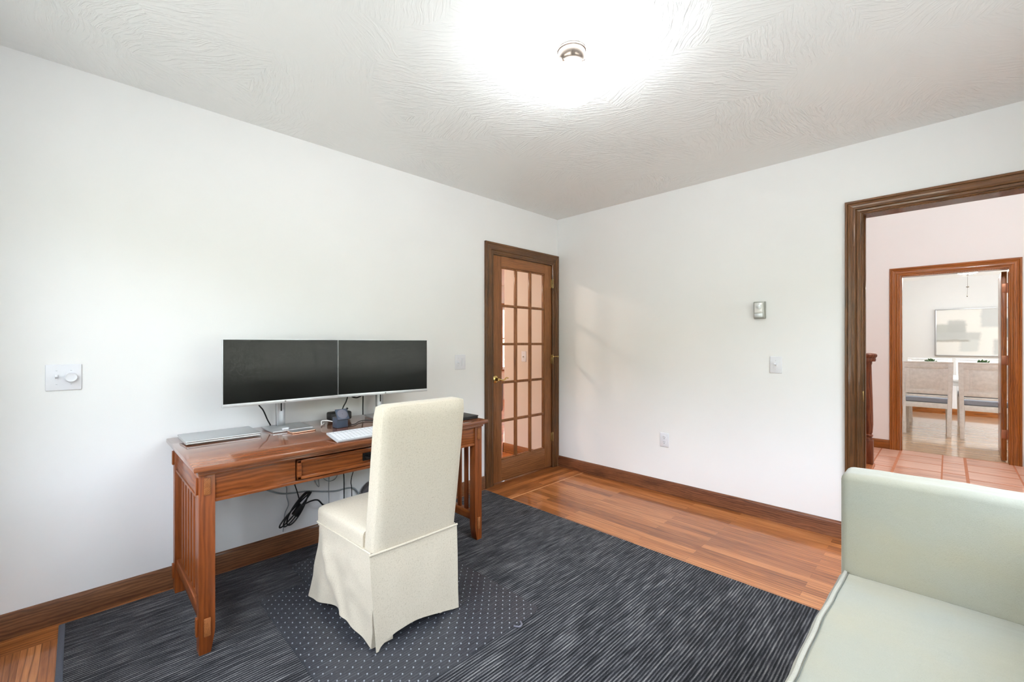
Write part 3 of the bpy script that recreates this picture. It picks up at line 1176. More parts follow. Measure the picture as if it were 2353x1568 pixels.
# ------------------------------------------------------------------ dining room shell
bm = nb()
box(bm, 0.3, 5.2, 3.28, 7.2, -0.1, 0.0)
struct('floor_dining', bm, M['floor_din'], 'shiny wood floor of the dining room with gloss paled into its colour', 'floor')
bm = nb()
box(bm, 0.3, 5.3, 3.34, 7.3, H, H + .1)
struct('ceiling_dining', bm, M['ceiling_plain'], 'white ceiling of the dining room', 'ceiling')
bm = nb()
box(bm, 0.2, 5.32, 7.14, 7.26, 0, H)
struct('wall_dining', bm, M['wall'], 'white dining room wall behind the painting', 'wall')
bm = nb()
box(bm, 0.18, 0.3, 3.34, 7.14, 0, H)
box(bm, 0.18, 0.3, 0.12, 3.34, 2.1, H)
struct('wall_dining_side', bm, M['wall'], 'side wall of the dining room opposite its window', 'wall')
b = wall_with_window(None, 5.2, 5.32, 3.22, 7.26, WIN_DINING, 'x')
struct('wall_dining_window', b, M['wall'], 'window wall of the dining room', 'wall')
window_unit('window_5', 'x', 5.2, 5.32, WIN_DINING, 'wide window of the dining room', nx=3, wood_mat=M['hall_z'])
bm = nb()
profile_run(bm, BP, (0.3, 7.14, 0), (5.2, 7.14, 0), (0, -1, 0))
struct('baseboard_dining', bm, M['hall_x'], 'reddish baseboard under the painting in the dining room', 'baseboard')
bm = nb()
CR = [(0, 2.325), (.012, 2.325), (.02, 2.345), (.05, 2.385), (.075, 2.42), (.085, 2.44), (0, 2.44)]
profile_run(bm, CR, (0.3, 7.14, 0), (5.2, 7.14, 0), (0, -1, 0))
struct('trim_4', bm, M['ceiling_plain'], 'white crown moulding at the top of the dining room wall', 'trim')

# ground outside
bm = nb()
box(bm, -30, 30, -30, -4.2, -0.45, -0.35)
box(bm, 5.5, 30, -4.2, 30, -0.45, -0.35)
box(bm, 3.45, 5.5, -4.2, 0.0, -0.45, -0.35)
struct('ground', bm, M['grass'], 'green lawn outside the windows', 'ground')

# ------------------------------------------------------------------ rug and chair mat
rug = thing('area_rug', 'charcoal striped area rug under the desk and cream chair', 'rug', (1.5, -2.2, 0))
b = nb(); box(b, 0.05, 3.08, -3.412, -1.0, 0.0005, 0.010, 0.002); build('carpet', b, M['rug'], rug)
b = nb()
box(b, 0.048, 3.082, -3.432, -3.411, 0.0005, 0.009, 0.003)
build('binding', b, M['rug_edge'], rug, label='blue grey bound edge')

RZ = 0.010
out = [(.46, -2.775), (1.437, -2.775), (1.437, -1.885), (.46, -1.885), (.46, -2.10), (.22, -2.10), (.22, -2.56), (.46, -2.56)]
o2 = []
for i, p in enumerate(out):
    r = 0.012 if i in (4, 7) else 0.05
    n = len(out)
    q, a, c = Vector(p), Vector(out[i - 1]), Vector(out[(i + 1) % n])
    u, w = (a - q).normalized(), (c - q).normalized()
    for k in range(7):
        s = k / 6
        o2.append(tuple((q + u * r) * (1 - s) ** 2 + q * 2 * s * (1 - s) + (q + w * r) * s ** 2))
mat_t = thing('chair_mat', 'clear studded plastic chair mat on the charcoal rug', 'chair mat', (0.95, -2.33, RZ))
b = nb(); prism(b, o2, RZ + .0006, RZ + .0036); build('mat_sheet', b, M['mat'], mat_t)
b = nb()
tube(b, [(1.437, -2.02, RZ + .005), (1.455, -2.03, RZ + .006), (1.458, -2.05, RZ + .006), (1.437, -2.06, RZ + .005)], 0.004, 8, 4)
build('hang_loop', b, M['pad'], mat_t, label='clear hanging loop at the mat corner')

# ------------------------------------------------------------------ desk
desk = thing('desk', 'mission style oak writing desk with slatted ends against the white wall', 'desk', (0.38, -2.325, RZ))
DT = 0.748
b = nb()
box(b, 0.022, 0.746, -3.066, -1.588, DT - .020, DT, 0.004, 2)
box(b, 0.036, 0.732, -3.052, -1.602, DT - .030, DT - .020, 0.004, 2)
box(b, 0.046, 0.722, -3.048, -1.606, DT - .042, DT - .030, 0.004, 2)
build('desktop', b, M['desk_top'], desk)
LY = [(-3.043, -2.990), (-1.658, -1.605)]
LX = [(0.058, 0.111), (0.652, 0.705)]
for j, (y0, y1) in enumerate(LY):
    for i, (x0, x1) in enumerate(LX):
        b = nb()
        # foot relieved on its inner side
        if j == 0:
            pts = [(y0, RZ), (y1 - .014, RZ), (y1 - .002, RZ + .07), (y1, RZ + .09), (y1, DT - .042), (y0, DT - .042)]
        else:
            pts = [(y0 + .014, RZ), (y1, RZ), (y1, DT - .042), (y0, DT - .042), (y0, RZ + .09), (y0 + .002, RZ + .07)]
        prism(b, pts, x0, x1, 'yz', 0.002)
        lg = build('leg', b, M['desk_z'], desk)
        # through-tenon pegs
        yc = (y0 + y1) / 2
        fx = x1 if i == 1 else x0
        sg = 1 if i == 1 else -1
        for (z0, z1) in ((.628, .694), (.078, .148)):
            b = nb()
            box(b, fx - .002 * sg, fx + .006 * sg, yc - .011, yc + .011, z0, z1, 0.0025)
            xo = (x0 + x1) / 2
            fy = y0 if j == 0 else y1
            sy = -1 if j == 0 else 1
            build('tenon_peg', b, M['peg'], lg, label='pale end grain peg')
            b = nb()
            box(b, xo - .011, xo + .011, fy - .002 * sy, fy + .008 * sy, z0 - .0, z1, 0.0025)
            build('tenon_peg', b, M['desk_z'], lg)
for j, (y0, y1) in enumerate(LY):
    yo = -3.036 if j == 0 else -1.612
    yi = -3.0 if j == 0 else -1.648
    b = nb()
    box(b, 0.111, 0.652, yo, yi, .604, DT - .042, 0.002)
    box(b, 0.111, 0.652, yo + (-.004 if j == 0 else .004), yi, .596, .608, 0.003)
    build('side_apron', b, M['desk_x'], desk)
    b = nb()
    box(b, 0.111, 0.652, yo, yi, .122, .172, 0.002)
    build('side_rail', b, M['desk_x'], desk)
    n = 7
    for k in range(n):
        xc = 0.111 + 0.541 * (k + 1) / (n + 1)
        b = nb()
        box(b, xc - .016, xc + .016, (yo + yi) / 2 - .006, (yo + yi) / 2 + .006, .170, .600, 0.001)
        build('slat', b, M['desk_z'], desk)
b = nb()
box(b, 0.664, 0.697, -2.990, -2.690, .604, DT - .042, 0.001)
box(b, 0.664, 0.697, -1.960, -1.658, .604, DT - .042, 0.001)
box(b, 0.664, 0.690, -2.690, -1.960, .700, DT - .042)
box(b, 0.664, 0.700, -2.990, -1.658, .592, .606, 0.003)
build('front_apron', b, M['desk_y'], desk)
b = nb()
box(b, 0.066, 0.090, -2.990, -1.658, .604, DT - .042)
build('back_apron', b, M['desk_y'], desk)
b = nb()
y0, y1, z0, z1 = -2.685, -1.965, .609, .697
box(b, 0.66, 0.692, y0, y1, z0, z1)
fw = 0.020
for (a0, a1, c0, c1) in ((y0, y0 + fw, z0, z1), (y1 - fw, y1, z0, z1), (y0, y1, z0, z0 + fw * .8), (y0, y1, z1 - fw * .8, z1)):
    box(b, 0.690, 0.705, a0, a1, c0, c1, 0.004)
box(b, 0.40, 0.66, y0 + .02, y1 - .02, z0 + .004, z1 - .006)
dr = build('drawer', b, M['desk_y'], desk)
b = nb()
box(b, 0.692, 0.6965, -2.375, -2.275, .634, .672, 0.0015)
tube(b, [(0.697, -2.362, .655), (0.716, -2.355, .650), (0.722, -2.325, .645), (0.716, -2.295, .650), (0.697, -2.288, .655)], 0.0055, 8, 6)
box(b, 0.696, 0.72, -2.352, -2.298, .642, .656, 0.004)
build('drawer_pull', b, M['iron'], dr, label='black iron pull')


# ------------------------------------------------------------------ monitors
def make_monitor(label, loc, rz, first=None):
    if first:
        r = copy_tree(first)
        r.location = loc
        r.rotation_euler = (0, 0, rz)
        r['label'] = label
        return r
    r = thing('monitor', label, 'monitor', loc, rz, 'monitors on the desk')
    L = dict(local=True)
    b = nb(); prism(b, rounded([(-.102, -.1025), (.102, -.1025), (.102, .1025), (-.102, .1025)], .006), 0.001, 0.009, 'xy', 0.001); build('stand_base', b, M['alu'], r, **L)
    b = nb()
    box(b, -.092, -.058, -.034, .008, 0.009, 0.33, 0.002)
    box(b, -.060, .085, -.045, .02, .29, .36, 0.006)
    box(b, -.100, -.088, -.062, -.030, .13, .138, 0.002)
    post = build('stand_post', b, M['alu'], r, **L)
    b = nb(); box(b, -.0585, -.0575, -.0165, -.0095, .09, .28, 0); build('cable_slot', b, M['black'], post, label='black slot down the post', **L)
    yc, w, z0, z1 = -.047, .560, .157, .489
    b = nb()
    box(b, .094, .1165, yc - w / 2, yc + w / 2, z0, z1, 0.002)
    box(b, .070, .096, yc - .17, yc + .17, z0 + .05, z1 - .06, 0.008)
    build('housing', b, M['silver'], r, **L)
    b = nb(); box(b, .1155, .1172, yc - w / 2 + .0022, yc + w / 2 - .0022, z0 + .017, z1 - .0022); build('screen', b, M['screen'], r, label='switched off black screen', **L)
    b = nb(); box(b, .1155, .1185, yc - w / 2, yc + w / 2, z0, z0 + .0165, 0.001)
    ch = build('chin', b, M['silver'], r, **L)
    # round two-letter emblem in the middle of the chin
    b = nb()
    lathe(b, [(0, 0), (.0042, 0), (.0042, .0006), (0, .0006)], (.1185, yc, z0 + .0085), 20, 'x')
    box(b, .1190, .1196, yc - .0022, yc - .0016, z0 + .0065, z0 + .0125, 0, mat=1)
    box(b, .1190, .1196, yc - .0018, yc - .0004, z0 + .0092, z0 + .0097, 0, mat=1)
    box(b, .1190, .1196, yc - .0008, yc - .0003, z0 + .0065, z0 + .0095, 0, mat=1)
    box(b, .1190, .1196, yc + .0004, yc + .0009, z0 + .0045, z0 + .0097, 0, mat=1)
    box(b, .1190, .1196, yc + .0008, yc + .0022, z0 + .0092, z0 + .0097, 0, mat=1)
    box(b, .1190, .1196, yc + .0018, yc + .0023, z0 + .0065, z0 + .0097, 0, mat=1)
    box(b, .1190, .1196, yc + .0008, yc + .0022, z0 + .0065, z0 + .0070, 0, mat=1)
    build('emblem', b, [M['slot'], M['silver']], ch, **L)
    return r


mon = make_monitor('black monitor on silver stand standing next to the laptop', (.165, -2.555, DT), 0)
make_monitor('black monitor on silver stand standing behind the cream chair', (.197, -1.978, DT), math.radians(-7.4), mon)

# ------------------------------------------------------------------ things on the desk
lap = thing('laptop', 'closed silver laptop at the desk end away from the glass door', 'laptop', (.175, -2.87, DT))
b = nb()
prism(b, rounded([(.058, -3.026), (.290, -3.026), (.290, -2.716), (.058, -2.716)], .008), DT + .004, DT + .012, 'xy', 0.002)
box(b, .085, .100, -3.0, -2.74, DT + .0005, DT + .005, 0.001)
box(b, .245, .260, -3.0, -2.74, DT + .0005, DT + .005, 0.001)
build('base', b, M['alu'], lap)
b = nb()
prism(b, rounded([(.056, -3.027), (.291, -3.027), (.291, -2.715), (.056, -2.715)], .008), DT + .0135, DT + .0195, 'xy', 0.002)
box(b, .062, .284, -3.02, -2.722, DT + .012, DT + .0135, 0)
build('lid', b, M['alu'], lap)

bl = thing('notebook_computer', 'black closed laptop on the desk end behind the cream chair', 'laptop', (.55, -1.75, DT))
b = nb(); prism(b, rounded([(.44, -1.90), (.672, -1.90), (.672, -1.603), (.44, -1.603)], .012), DT + .001, DT + .011, 'xy', 0.003); build('base', b, M['black'], bl)
b = nb(); prism(b, rounded([(.44, -1.90), (.674, -1.90), (.674, -1.601), (.44, -1.601)], .012), DT + .012, DT + .020, 'xy', 0.003)
box(b, .45, .66, -1.89, -1.61, DT + .0108, DT + .0122); build('lid', b, M['black'], bl)

# keyboard, tilted up at the back on feet
kb = thing('keyboard', 'slim white keyboard lying in front of the charging dock', 'keyboard', (.653, -2.29, DT))
TK = math.radians(8.5)


def ktilt(b):
    R = Matrix.Rotation(TK, 4, 'Y')
    for v in b.verts:
        v.co = R @ v.co + Vector((0, 0, .0155))


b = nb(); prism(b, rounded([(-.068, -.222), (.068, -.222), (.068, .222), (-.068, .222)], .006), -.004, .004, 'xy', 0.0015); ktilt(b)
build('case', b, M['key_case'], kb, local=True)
b = nb(); prism(b, rounded([(-.062, -.217), (.062, -.217), (.062, .217), (-.062, .217)], .006), -.008, -.0041, 'xy'); ktilt(b)
box(b, -.064, -.050, -.19, -.16, 0.0008, .020, 0.001)
box(b, -.064, -.050, .16, .19, 0.0008, .020, 0.001)
build('underside', b, M['black'], kb, local=True, label='dark underside and feet')
b = nb()
for r in range(6):
    xk = -.056 + r * .0195
    ncol = 21
    for c in range(ncol):
        yk = -.2115 + c * .0202
        if r == 5 and 4 <= c <= 8:
            if c == 4:
                box(b, xk, xk + .0165, yk, yk + .0202 * 5 - .003, .004, .0058, 0.0008, 1)
            continue
        box(b, xk, xk + (.0165 if r else .011), yk, yk + .0172, .004, .0058, 0.0008, 1)
ktilt(b)
kk = build('keys', b, M['key'], kb, local=True)
kk['kind'] = 'stuff'

# charging dock
ck = thing('charging_dock', 'small slate blue charging dock with a tilted round pad', 'charger', (.345, -2.337, DT))
b = nb(); box(b, .314, .376, -2.369, -2.305, DT + .0005, DT + .058, 0.004); build('body', b, M['navy'], ck)
b = nb()
hc = Vector((.366, -2.335, DT + .074))
box(b, hc.x - .004, hc.x + .004, hc.y - .033, hc.y + .033, hc.z - .034, hc.z + .034, 0.003, 2, rot=(hc, 'Y', math.radians(-38)))
tube(b, [(.345, -2.337, DT + .056), (hc.x - .004, -2.336, hc.z)], .012, 10, 3)
hd = build('head', b, M['navy'], ck)
b = nb()
R = Matrix.Rotation(math.radians(-38), 4, 'Y')
t = nb()
lathe(t, [(0, 0.004), (.0275, 0.004), (.0285, .0048), (.0275, .0053), (0, .0053)], (0, 0, 0), 32, 'x')
lathe(t, [(0, 0.0053), (.002, 0.0053), (.002, .0058), (0, .0058)], (0, 0, 0), 12, 'x', mat=1)
for v in t.verts:
    v.co = R @ v.co + hc
_merge(b, t)
build('pad', b, [M['pad'], M['slot']], hd, label='grey round charging pad')

hub = thing('power_brick', 'black rounded power brick by the wall behind the charging dock', 'power supply', (.10, -2.235, DT))
b = nb(); box(b, .062, .135, -2.302, -2.172, DT + .0005, DT + .05, 0.010, 3); build('body', b, M['black'], hub)
b = nb(); tube(b, [(.105, -2.205, DT + .045), (.112, -2.200, DT + .058), (.118, -2.192, DT + .068)], .006, 8, 4); build('plug', b, M['black'], hub)

ph = thing('phone', 'rose gold rimmed phone lying by the monitor stand', 'phone', (.31, -2.53, DT))
b = nb(); prism(b, rounded([(-.037, -.062), (.037, -.062), (.037, .062), (-.037, .062)], .010), 0.0008, .0075, 'xy', .002); build('body', b, M['rose'], ph, local=True)
b = nb(); prism(b, rounded([(-.034, -.059), (.034, -.059), (.034, .059), (-.034, .059)], .009), .0072, .0082, 'xy'); build('screen', b, M['mirror'], ph, local=True)
ph.rotation_euler = (0, 0, math.radians(4))
eb = thing('earbud_case', 'little silver case touching the rose gold phone', 'case', (.262, -2.595, DT))
b = nb(); prism(b, rounded([(-.012, -.018), (.012, -.018), (.012, .018), (-.012, .018)], .008), .0098, .022, 'xy', .003)
for v in b.verts:
    v.co.z -= .0
build('shell', b, M['silver'], eb, local=True)


def cable(name, label, mat, pts, r, group=None, n=8, cat='cable'):
    b = nb()
    tube(b, pts, r, 8, n)
    o = build(name, b, mat)
    tag(o, label, cat, group)
    return o


cable('monitor_cable', 'black cable dropping behind the monitor stand next to the laptop', M['cord'],
      [(.13, -2.72, .98), (.115, -2.685, .89), (.09, -2.655, .85), (.06, -2.625, .79), (.04, -2.605, .755), (.012, -2.60, .74), (.012, -2.60, .66)], .0035)
cable('power_cable', 'black cable rising from the power brick behind the monitors', M['cord'],
      [(.10, -2.222, DT + .045), (.10, -2.212, DT + .075), (.095, -2.19, DT + .11), (.088, -2.175, DT + .16), (.085, -2.17, DT + .24)], .0038)
cable('charger_cable', 'thin black cable snaking over the desktop from the charging dock', M['cord'],
      [(.34, -2.304, DT + .006), (.335, -2.25, DT + .004), (.27, -2.19, DT + .004), (.26, -2.14, DT + .004), (.33, -2.10, DT + .004), (.40, -2.08, DT + .004), (.37, -2.02, DT + .004), (.36, -1.96, DT + .004)], .0026)
cable('white_cable', 'short white cable looping from the charging dock side', M['cord_white'],
      [(.325, -2.372, DT + .034), (.30, -2.392, DT + .038), (.26, -2.405, DT + .032), (.255, -2.405, DT + .012), (.24, -2.40, DT + .004), (.18, -2.36, DT + .004)], .0026)
pts = []
for k in range(34):
    a = k * 0.62
    pts.append((.095 + .012 * math.sin(k * 1.7), -2.13 + .045 * math.cos(a) + .012 * math.sin(k * .37), .935 + .055 * math.sin(a) + .010 * math.cos(k * .5)))
cable('coiled_cable', 'black cable coiled behind the monitor beside the cream chair', M['cord'], pts + [(.07, -2.09, .955), (.06, -2.07, .93), (.062, -2.065, .87), (.07, -2.07, .80), (.075, -2.072, DT + .007)], .004, n=4)

# cables under the desk
b = nb()
bx0 = Vector((.075, -2.47, .255))
for k in range(3):
    ang = math.radians(50 + 7 * (k - 1))
    lx = .075 + .008 * (k % 3)
    c = bx0 + Vector((.006 * k - .01, .004 * (k - 2), .004 * (k - 1)))
    L = .118 - .010 * k
    wd = .014 + .007 * k
    ring = []
    for q in range(17):
        a = 2 * PI * q / 16
        u, w = L * math.cos(a), wd * math.sin(a)
        ring.append((c.x + .006 * math.sin(a * 2), c.y + u * math.cos(ang) - w * math.sin(ang), c.z + u * math.sin(ang) + w * math.cos(ang)))
    tube(b, ring, .0042, 8, 3)
cb = thing('cord_bundle', 'bundled black power cord hanging under the desk', 'cable', (.075, -2.47, .16))
build('loops', b, M['cord'], cb)
b = nb()
t = nb()
box(t, -.016, .016, -.034, .034, -.014, .014, 0.004)
R = Matrix.Rotation(math.radians(52), 4, 'X')
for v in t.verts:
    v.co = R @ v.co + bx0 + Vector((.008, -.002, -.004))
_merge(b, t)
build('wrap', b, M['black'], cb)
b = nb()
tube(b, [(.07, -2.50, .62), (.07, -2.497, .46), (.07, -2.485, .40), (.072, -2.47, .345), (.078, -2.462, .30), (.08, -2.462, .27)], .003, 8, 6)
tube(b, [(.085, -2.45, .272), (.085, -2.40, .285), (.085, -2.36, .280), (.085, -2.33, .245), (.08, -2.30, .235), (.06, -2.25, .21)], .0045, 8, 6)
build('lead', b, M['cord'], cb)
cable('hanging_cord', 'thick straight black cord hanging under the desk drawer', M['cord'], [(.06, -2.2, .62), (.06, -2.2, .46), (.06, -2.197, .42), (.06, -2.19, .37), (.05, -2.185, .12)], .0034)
cable('hanging_cord', 'thin wavy black cord under the desk next to the chair back', M['cord'], [(.05, -2.115, .62), (.05, -2.113, .46), (.05, -2.11, .43), (.05, -2.13, .38), (.05, -2.14, .33), (.05, -2.135, .28), (.04, -2.13, .12)], .0026)
cable('wall_cable', 'grey cable pair drooping across the wall under the desk', M['cord_grey'],
      [(.012, -2.74, .45), (.012, -2.67, .425), (.012, -2.60, .375), (.012, -2.52, .34), (.012, -2.40, .325), (.014, -2.30, .30), (.016, -2.22, .285), (.014, -2.15, .285), (.014, -2.10, .27), (.014, -2.06, .21)], .005)
cable('looped_cable', 'thin grey cable hanging in a loop on the wall under the drawer', M['cord_grey'],
      [(.010, -2.32, .62), (.010, -2.318, .44), (.010, -2.30, .385), (.010, -2.265, .355), (.010, -2.225, .36), (.010, -2.205, .40), (.010, -2.20, .45), (.010, -2.205, .62)], .0022)
cable('dangling_cable', 'thin grey cable in a narrow vee on the wall under the drawer', M['cord_grey'],
      [(.010, -2.365, .62), (.010, -2.36, .42), (.010, -2.345, .365), (.010, -2.325, .335), (.010, -2.328, .40), (.010, -2.335, .62)], .002)
cable('dangling_cable', 'thin grey cable running down the wall behind the black cord bundle', M['cord_grey'],
      [(.010, -2.53, .62), (.010, -2.525, .42), (.010, -2.51, .37), (.010, -2.51, .32), (.010, -2.50, .27), (.010, -2.52, .22), (.010, -2.53, .12)], .0024)
cable('dangling_cable', 'thin grey cable hanging straight down through the loop of another', M['cord_grey'],
      [(.017, -2.265, .62), (.019, -2.266, .42), (.022, -2.27, .33), (.02, -2.268, .22), (.018, -2.268, .115)], .0024)
pk = thing('cable_adapter', 'dark grey rounded adapter on the wall under the desk behind the chair', 'adapter', (.03, -2.0, .24))
b = nb()
t = nb()
lathe(t, [(0, -.05), (.014, -.046), (.022, -.02), (.024, .01), (.02, .04), (0, .05)], (0, 0, 0), 20, 'y')
for v in t.verts:
    v.co = Matrix.Rotation(math.radians(38), 4, 'X') @ v.co + Vector((.028, -2.015, .262))
_merge(b, t)
build('body', b, M['grey_rubber'], pk)
b = nb(); tube(b, [(.028, -1.99, .285), (.03, -1.96, .32), (.04, -1.93, .40), (.04, -1.92, .62)], .003, 8, 5); build('lead', b, M['cord'], pk)


# ------------------------------------------------------------------ slipcovered chair
CZ = RZ + .0036
ch = thing('slipcovered_chair', 'cream linen slipcovered chair with a skirt pulled up to the desk', 'chair', (0.88, -2.36, CZ))


def lean(p):
    x, y, z = p
    k = max(0.0, z - .385)
    return (x + k * .155 - .03 * k * k, y, z)


b = nb()
# back: rounded slab leaning away from the desk
YL, YR = -2.556, -2.150
t = nb()
bmesh.ops.create_cube(t, size=1.0)
for v in t.verts:
    v.co = Vector((1.107 + v.co.x * .090, (YL + YR) / 2 + v.co.y * (YR - YL), .675 + v.co.z * .605))
bmesh.ops.subdivide_edges(t, edges=[e for e in t.edges], cuts=11, use_grid_fill=True)
for v in t.verts:
    x, y, z = v.co
    # round every edge of the slab
    r = .026
    cx = min(max(x, 1.062 + r), 1.152 - r)
    cyy = min(max(y, YL + r), YR - r)
    cz = min(z, .9775 - r)
    d = Vector((x - cx, y - cyy, max(0, z - cz)))
    if d.length > 1e-6:
        d = d.normalized() * r if (d.length > r * .75) else d
        v.co = Vector((cx, cyy, cz if z > cz else z)) + d
    # padded faces
    u = (v.co.y - YL) / (YR - YL)
    w = (v.co.z - .37) / .61
    pad = max(0, math.sin(PI * max(0, min(1, u)))) ** .6 * max(0, math.sin(PI * max(0, min(1, w)))) ** .6
    if v.co.x > 1.13:
        v.co.x += .008 * pad
    elif v.co.x < 1.085:
        v.co.x -= .014 * pad
    v.co = Vector(lean(v.co))
_merge(b, t)
bmesh.ops.remove_doubles(b, verts=b.verts, dist=.0005)
build('back', b, M['linen'], ch, angle=60)

b = nb()
t = nb()
bmesh.ops.create_cube(t, size=1.0)
SX0, SX1 = .655, 1.075
for v in t.verts:
    v.co = Vector(((SX0 + SX1) / 2 + v.co.x * (SX1 - SX0), -2.357 + v.co.y * .455, .420 + v.co.z * .085))
bmesh.ops.subdivide_edges(t, edges=list(t.edges), cuts=13, use_grid_fill=True)
for v in t.verts:
    x, y, z = v.co
    r = .030
    y0, y1 = -2.357 - .2275, -2.357 + .2275
    cx = max(x, SX0 + r)
    cyy = min(max(y, y0 + r), y1 - r)
    cz = min(z, .4625 - r)
    d = Vector((x - cx, y - cyy, max(0, z - cz)))
    if d.length > r * .75:
        v.co = Vector((cx, cyy, cz if z > cz else z)) + d.normalized() * r
    k = (v.co.x - SX0) / (SX1 - SX0)
    # narrower towards the back
    v.co.y = -2.357 + (v.co.y + 2.357) * (1.02 - .13 * k)
    if v.co.z > .44:
        u = (v.co.y - y0) / (y1 - y0)
        v.co.z += .016 * max(0, math.sin(PI * min(1, max(0, u)))) * max(0, math.sin(PI * min(1, max(0, .1 + .85 * k))))
_merge(b, t)
bmesh.ops.remove_doubles(b, verts=b.verts, dist=.0005)
build('seat', b, M['linen'], ch, angle=60)

# skirt: front and both sides as one hanging cloth, back as a flap of its own
STOP = .392
path_top = [(1.146, -2.47), (1.146, -2.552), (.92, -2.566), (.688, -2.580), (.668, -2.566), (.662, -2.36), (.668, -2.150), (.688, -2.136), (.92, -2.146), (1.146, -2.158), (1.146, -2.24)]
path_bot = [(1.154, -2.47), (1.150, -2.560), (.90, -2.585), (.600, -2.606), (.574, -2.590), (.570, -2.36), (.574, -2.120), (.600, -2.105), (.90, -2.124), (1.150, -2.150), (1.154, -2.24)]


def path_at(path, s):
    seg = [(Vector(path[i + 1]) - Vector(path[i])).length for i in range(len(path) - 1)]
    tot = sum(seg)
    d = s * tot
    for i, l in enumerate(seg):
        if d <= l or i == len(seg) - 1:
            return Vector(path[i]).lerp(Vector(path[i + 1]), min(1, d / l)), i, d / l
        d -= l


def skirt_pt(u, v):
    a, i, f = path_at(path_top, u)
    # matching position on the lower path
    c = Vector(path_bot[i]).lerp(Vector(path_bot[i + 1]), min(1, f))
    side = i - 1
    # hem arches up between the corners
    if side in (0, 1):
        q = (side + f) / 2
        hem = CZ + .008 + .052 * math.sin(PI * q) ** 1.2
    elif side in (3, 4):
        q = (side - 3 + f) / 2
        hem = CZ + .008 + .035 * math.sin(PI * q)
    elif side in (6, 7):
        q = (side - 6 + f) / 2
        hem = CZ + .008 + .052 * math.sin(PI * q) ** 1.2
    else:
        hem = CZ + .008
    z = STOP + (hem - STOP) * v
    p = a.lerp(c, v ** 1.15)
    # soft folds
    nrm = Vector((1, 0)) if side in (-1, 8) else Vector((0, -1)) if side <= 1 else (Vector((-1, 0)) if side in (3, 4) else (Vector((0, 1)) if side >= 6 else Vector((-.7, -.7 if side == 2 else .7))))
    wv = .008 * math.sin(u * 46 + 1.3) * v + .010 * mnoise.noise(Vector((u * 9, v * 2.2, 3.1))) * v + .006 * mnoise.noise(Vector((u * 22, v * 5, 8.2)))
    fold = 0
    if side in (0, 1):
        # a diagonal crease from the front top corner down to the hem
        q = (side + f) / 2
        fold = .016 * math.exp(-((q - (.98 - .55 * v)) / .07) ** 2) * min(1, v * 2.5)
    if side in (-1, 8):
        wv = 0
    p = p + nrm * (wv + fold)
    return (p.x, p.y, z)


b = nb()
grid(b, 150, 26, skirt_pt, thick=.004)
sk = build('skirt', b, M['linen'], ch, angle=70)
b = nb()


def flap_pt(u, v):
    y = -2.574 + u * (.424)
    hem = CZ + .006 + .040 * max(0, math.sin(PI * min(1, u ** .75))) ** 1.2
    hem = hem if u > .03 else CZ + .004
    z = STOP + (hem - STOP) * v
    x = 1.160 + .012 * v + .010 * mnoise.noise(Vector((u * 4, v * 2, 1.7))) * v + .006 * math.exp(-(u / .06) ** 2) * v
    yy = y + .020 * v * (1 - u) * math.exp(-((u) / .3) ** 2)
    return (x, yy, z)


grid(b, 44, 22, flap_pt, thick=.004)
build('back_flap', b, M['linen'], ch, angle=70)
b = nb()
tube(b, [(1.162, -2.576, STOP + .002), (1.163, -2.36, STOP + .001), (1.162, -2.150, STOP + .002)], .0045, 8, 6)
build('welt', b, M['linen'], ch)
b = nb()
tube(b, [(1.145, -2.560, STOP - .002), (.92, -2.571, STOP - .003), (.70, -2.586, STOP - .002), (.672, -2.578, STOP - .001), (.660, -2.55, STOP), (.657, -2.36, STOP), (.660, -2.166, STOP), (.672, -2.138, STOP), (.70, -2.130, STOP), (.92, -2.141, STOP), (1.145, -2.152, STOP)], .0045, 8, 5)
build('welt', b, M['linen'], ch)
for (x, y) in ((.68, -2.55), (.68, -2.165), (1.09, -2.51), (1.09, -2.195)):
    b = nb(); box(b, x - .018, x + .018, y - .018, y + .018, CZ, .385, .002); build('leg', b, M['stair'], ch)

# ------------------------------------------------------------------ loveseat
sofa = thing('loveseat', 'sage green velvet loveseat under the wide window, facing the desk wall', 'sofa', (2.88, -2.28, RZ))


def soft_box(x0, x1, y0, y1, z0, z1, r, cuts=12, fn=None):
    t = nb()
    bmesh.ops.create_cube(t, size=1.0)
    for v in t.verts:
        v.co = Vector(((x0 + x1) / 2 + v.co.x * (x1 - x0), (y0 + y1) / 2 + v.co.y * (y1 - y0), (z0 + z1) / 2 + v.co.z * (z1 - z0)))
    bmesh.ops.bevel(t, geom=list(t.edges), offset=r, segments=4, profile=0.5, affect='EDGES')
    bmesh.ops.subdivide_edges(t, edges=[e for e in t.edges if e.calc_length() > r * 2.5], cuts=cuts, use_grid_fill=True)
    if fn:
        for v in t.verts:
            v.co = Vector(fn(v.co))
    return t


ARM0, ARM1 = -1.572, -1.435


def arm_fn(p):
    x, y, z = p
    u = (x - 2.485) / .79
    w = (z - .13) / .66
    k = max(0, math.sin(PI * min(1, max(0, u)))) * max(0, math.sin(PI * min(1, max(0, w))))
    return (x, y - .012 * k if y < -1.5 else y + .012 * k, z + (.006 * math.sin(PI * u) if z > .7 else 0) + (.008 * mnoise.noise(Vector((x * 6, 0, 1))) if z > .7 else 0))


b = soft_box(2.487, 3.275, ARM0, ARM1, .13, .785, .022, 10, arm_fn)
build('arm', b, M['sage'], sofa, angle=60)
b = soft_box(2.487, 3.275, -3.135, -3.0, .13, .785, .022, 10)
build('arm', b, M['sage'], sofa, angle=60)
b = soft_box(3.07, 3.275, -2.998, -1.574, .13, .80, .03, 8)
build('backrest', b, M['sage'], sofa, angle=60)
b = soft_box(2.50, 3.07, -2.998, -1.574, .13, .315, .012, 3)
build('seat_base', b, M['sage'], sofa, angle=60)


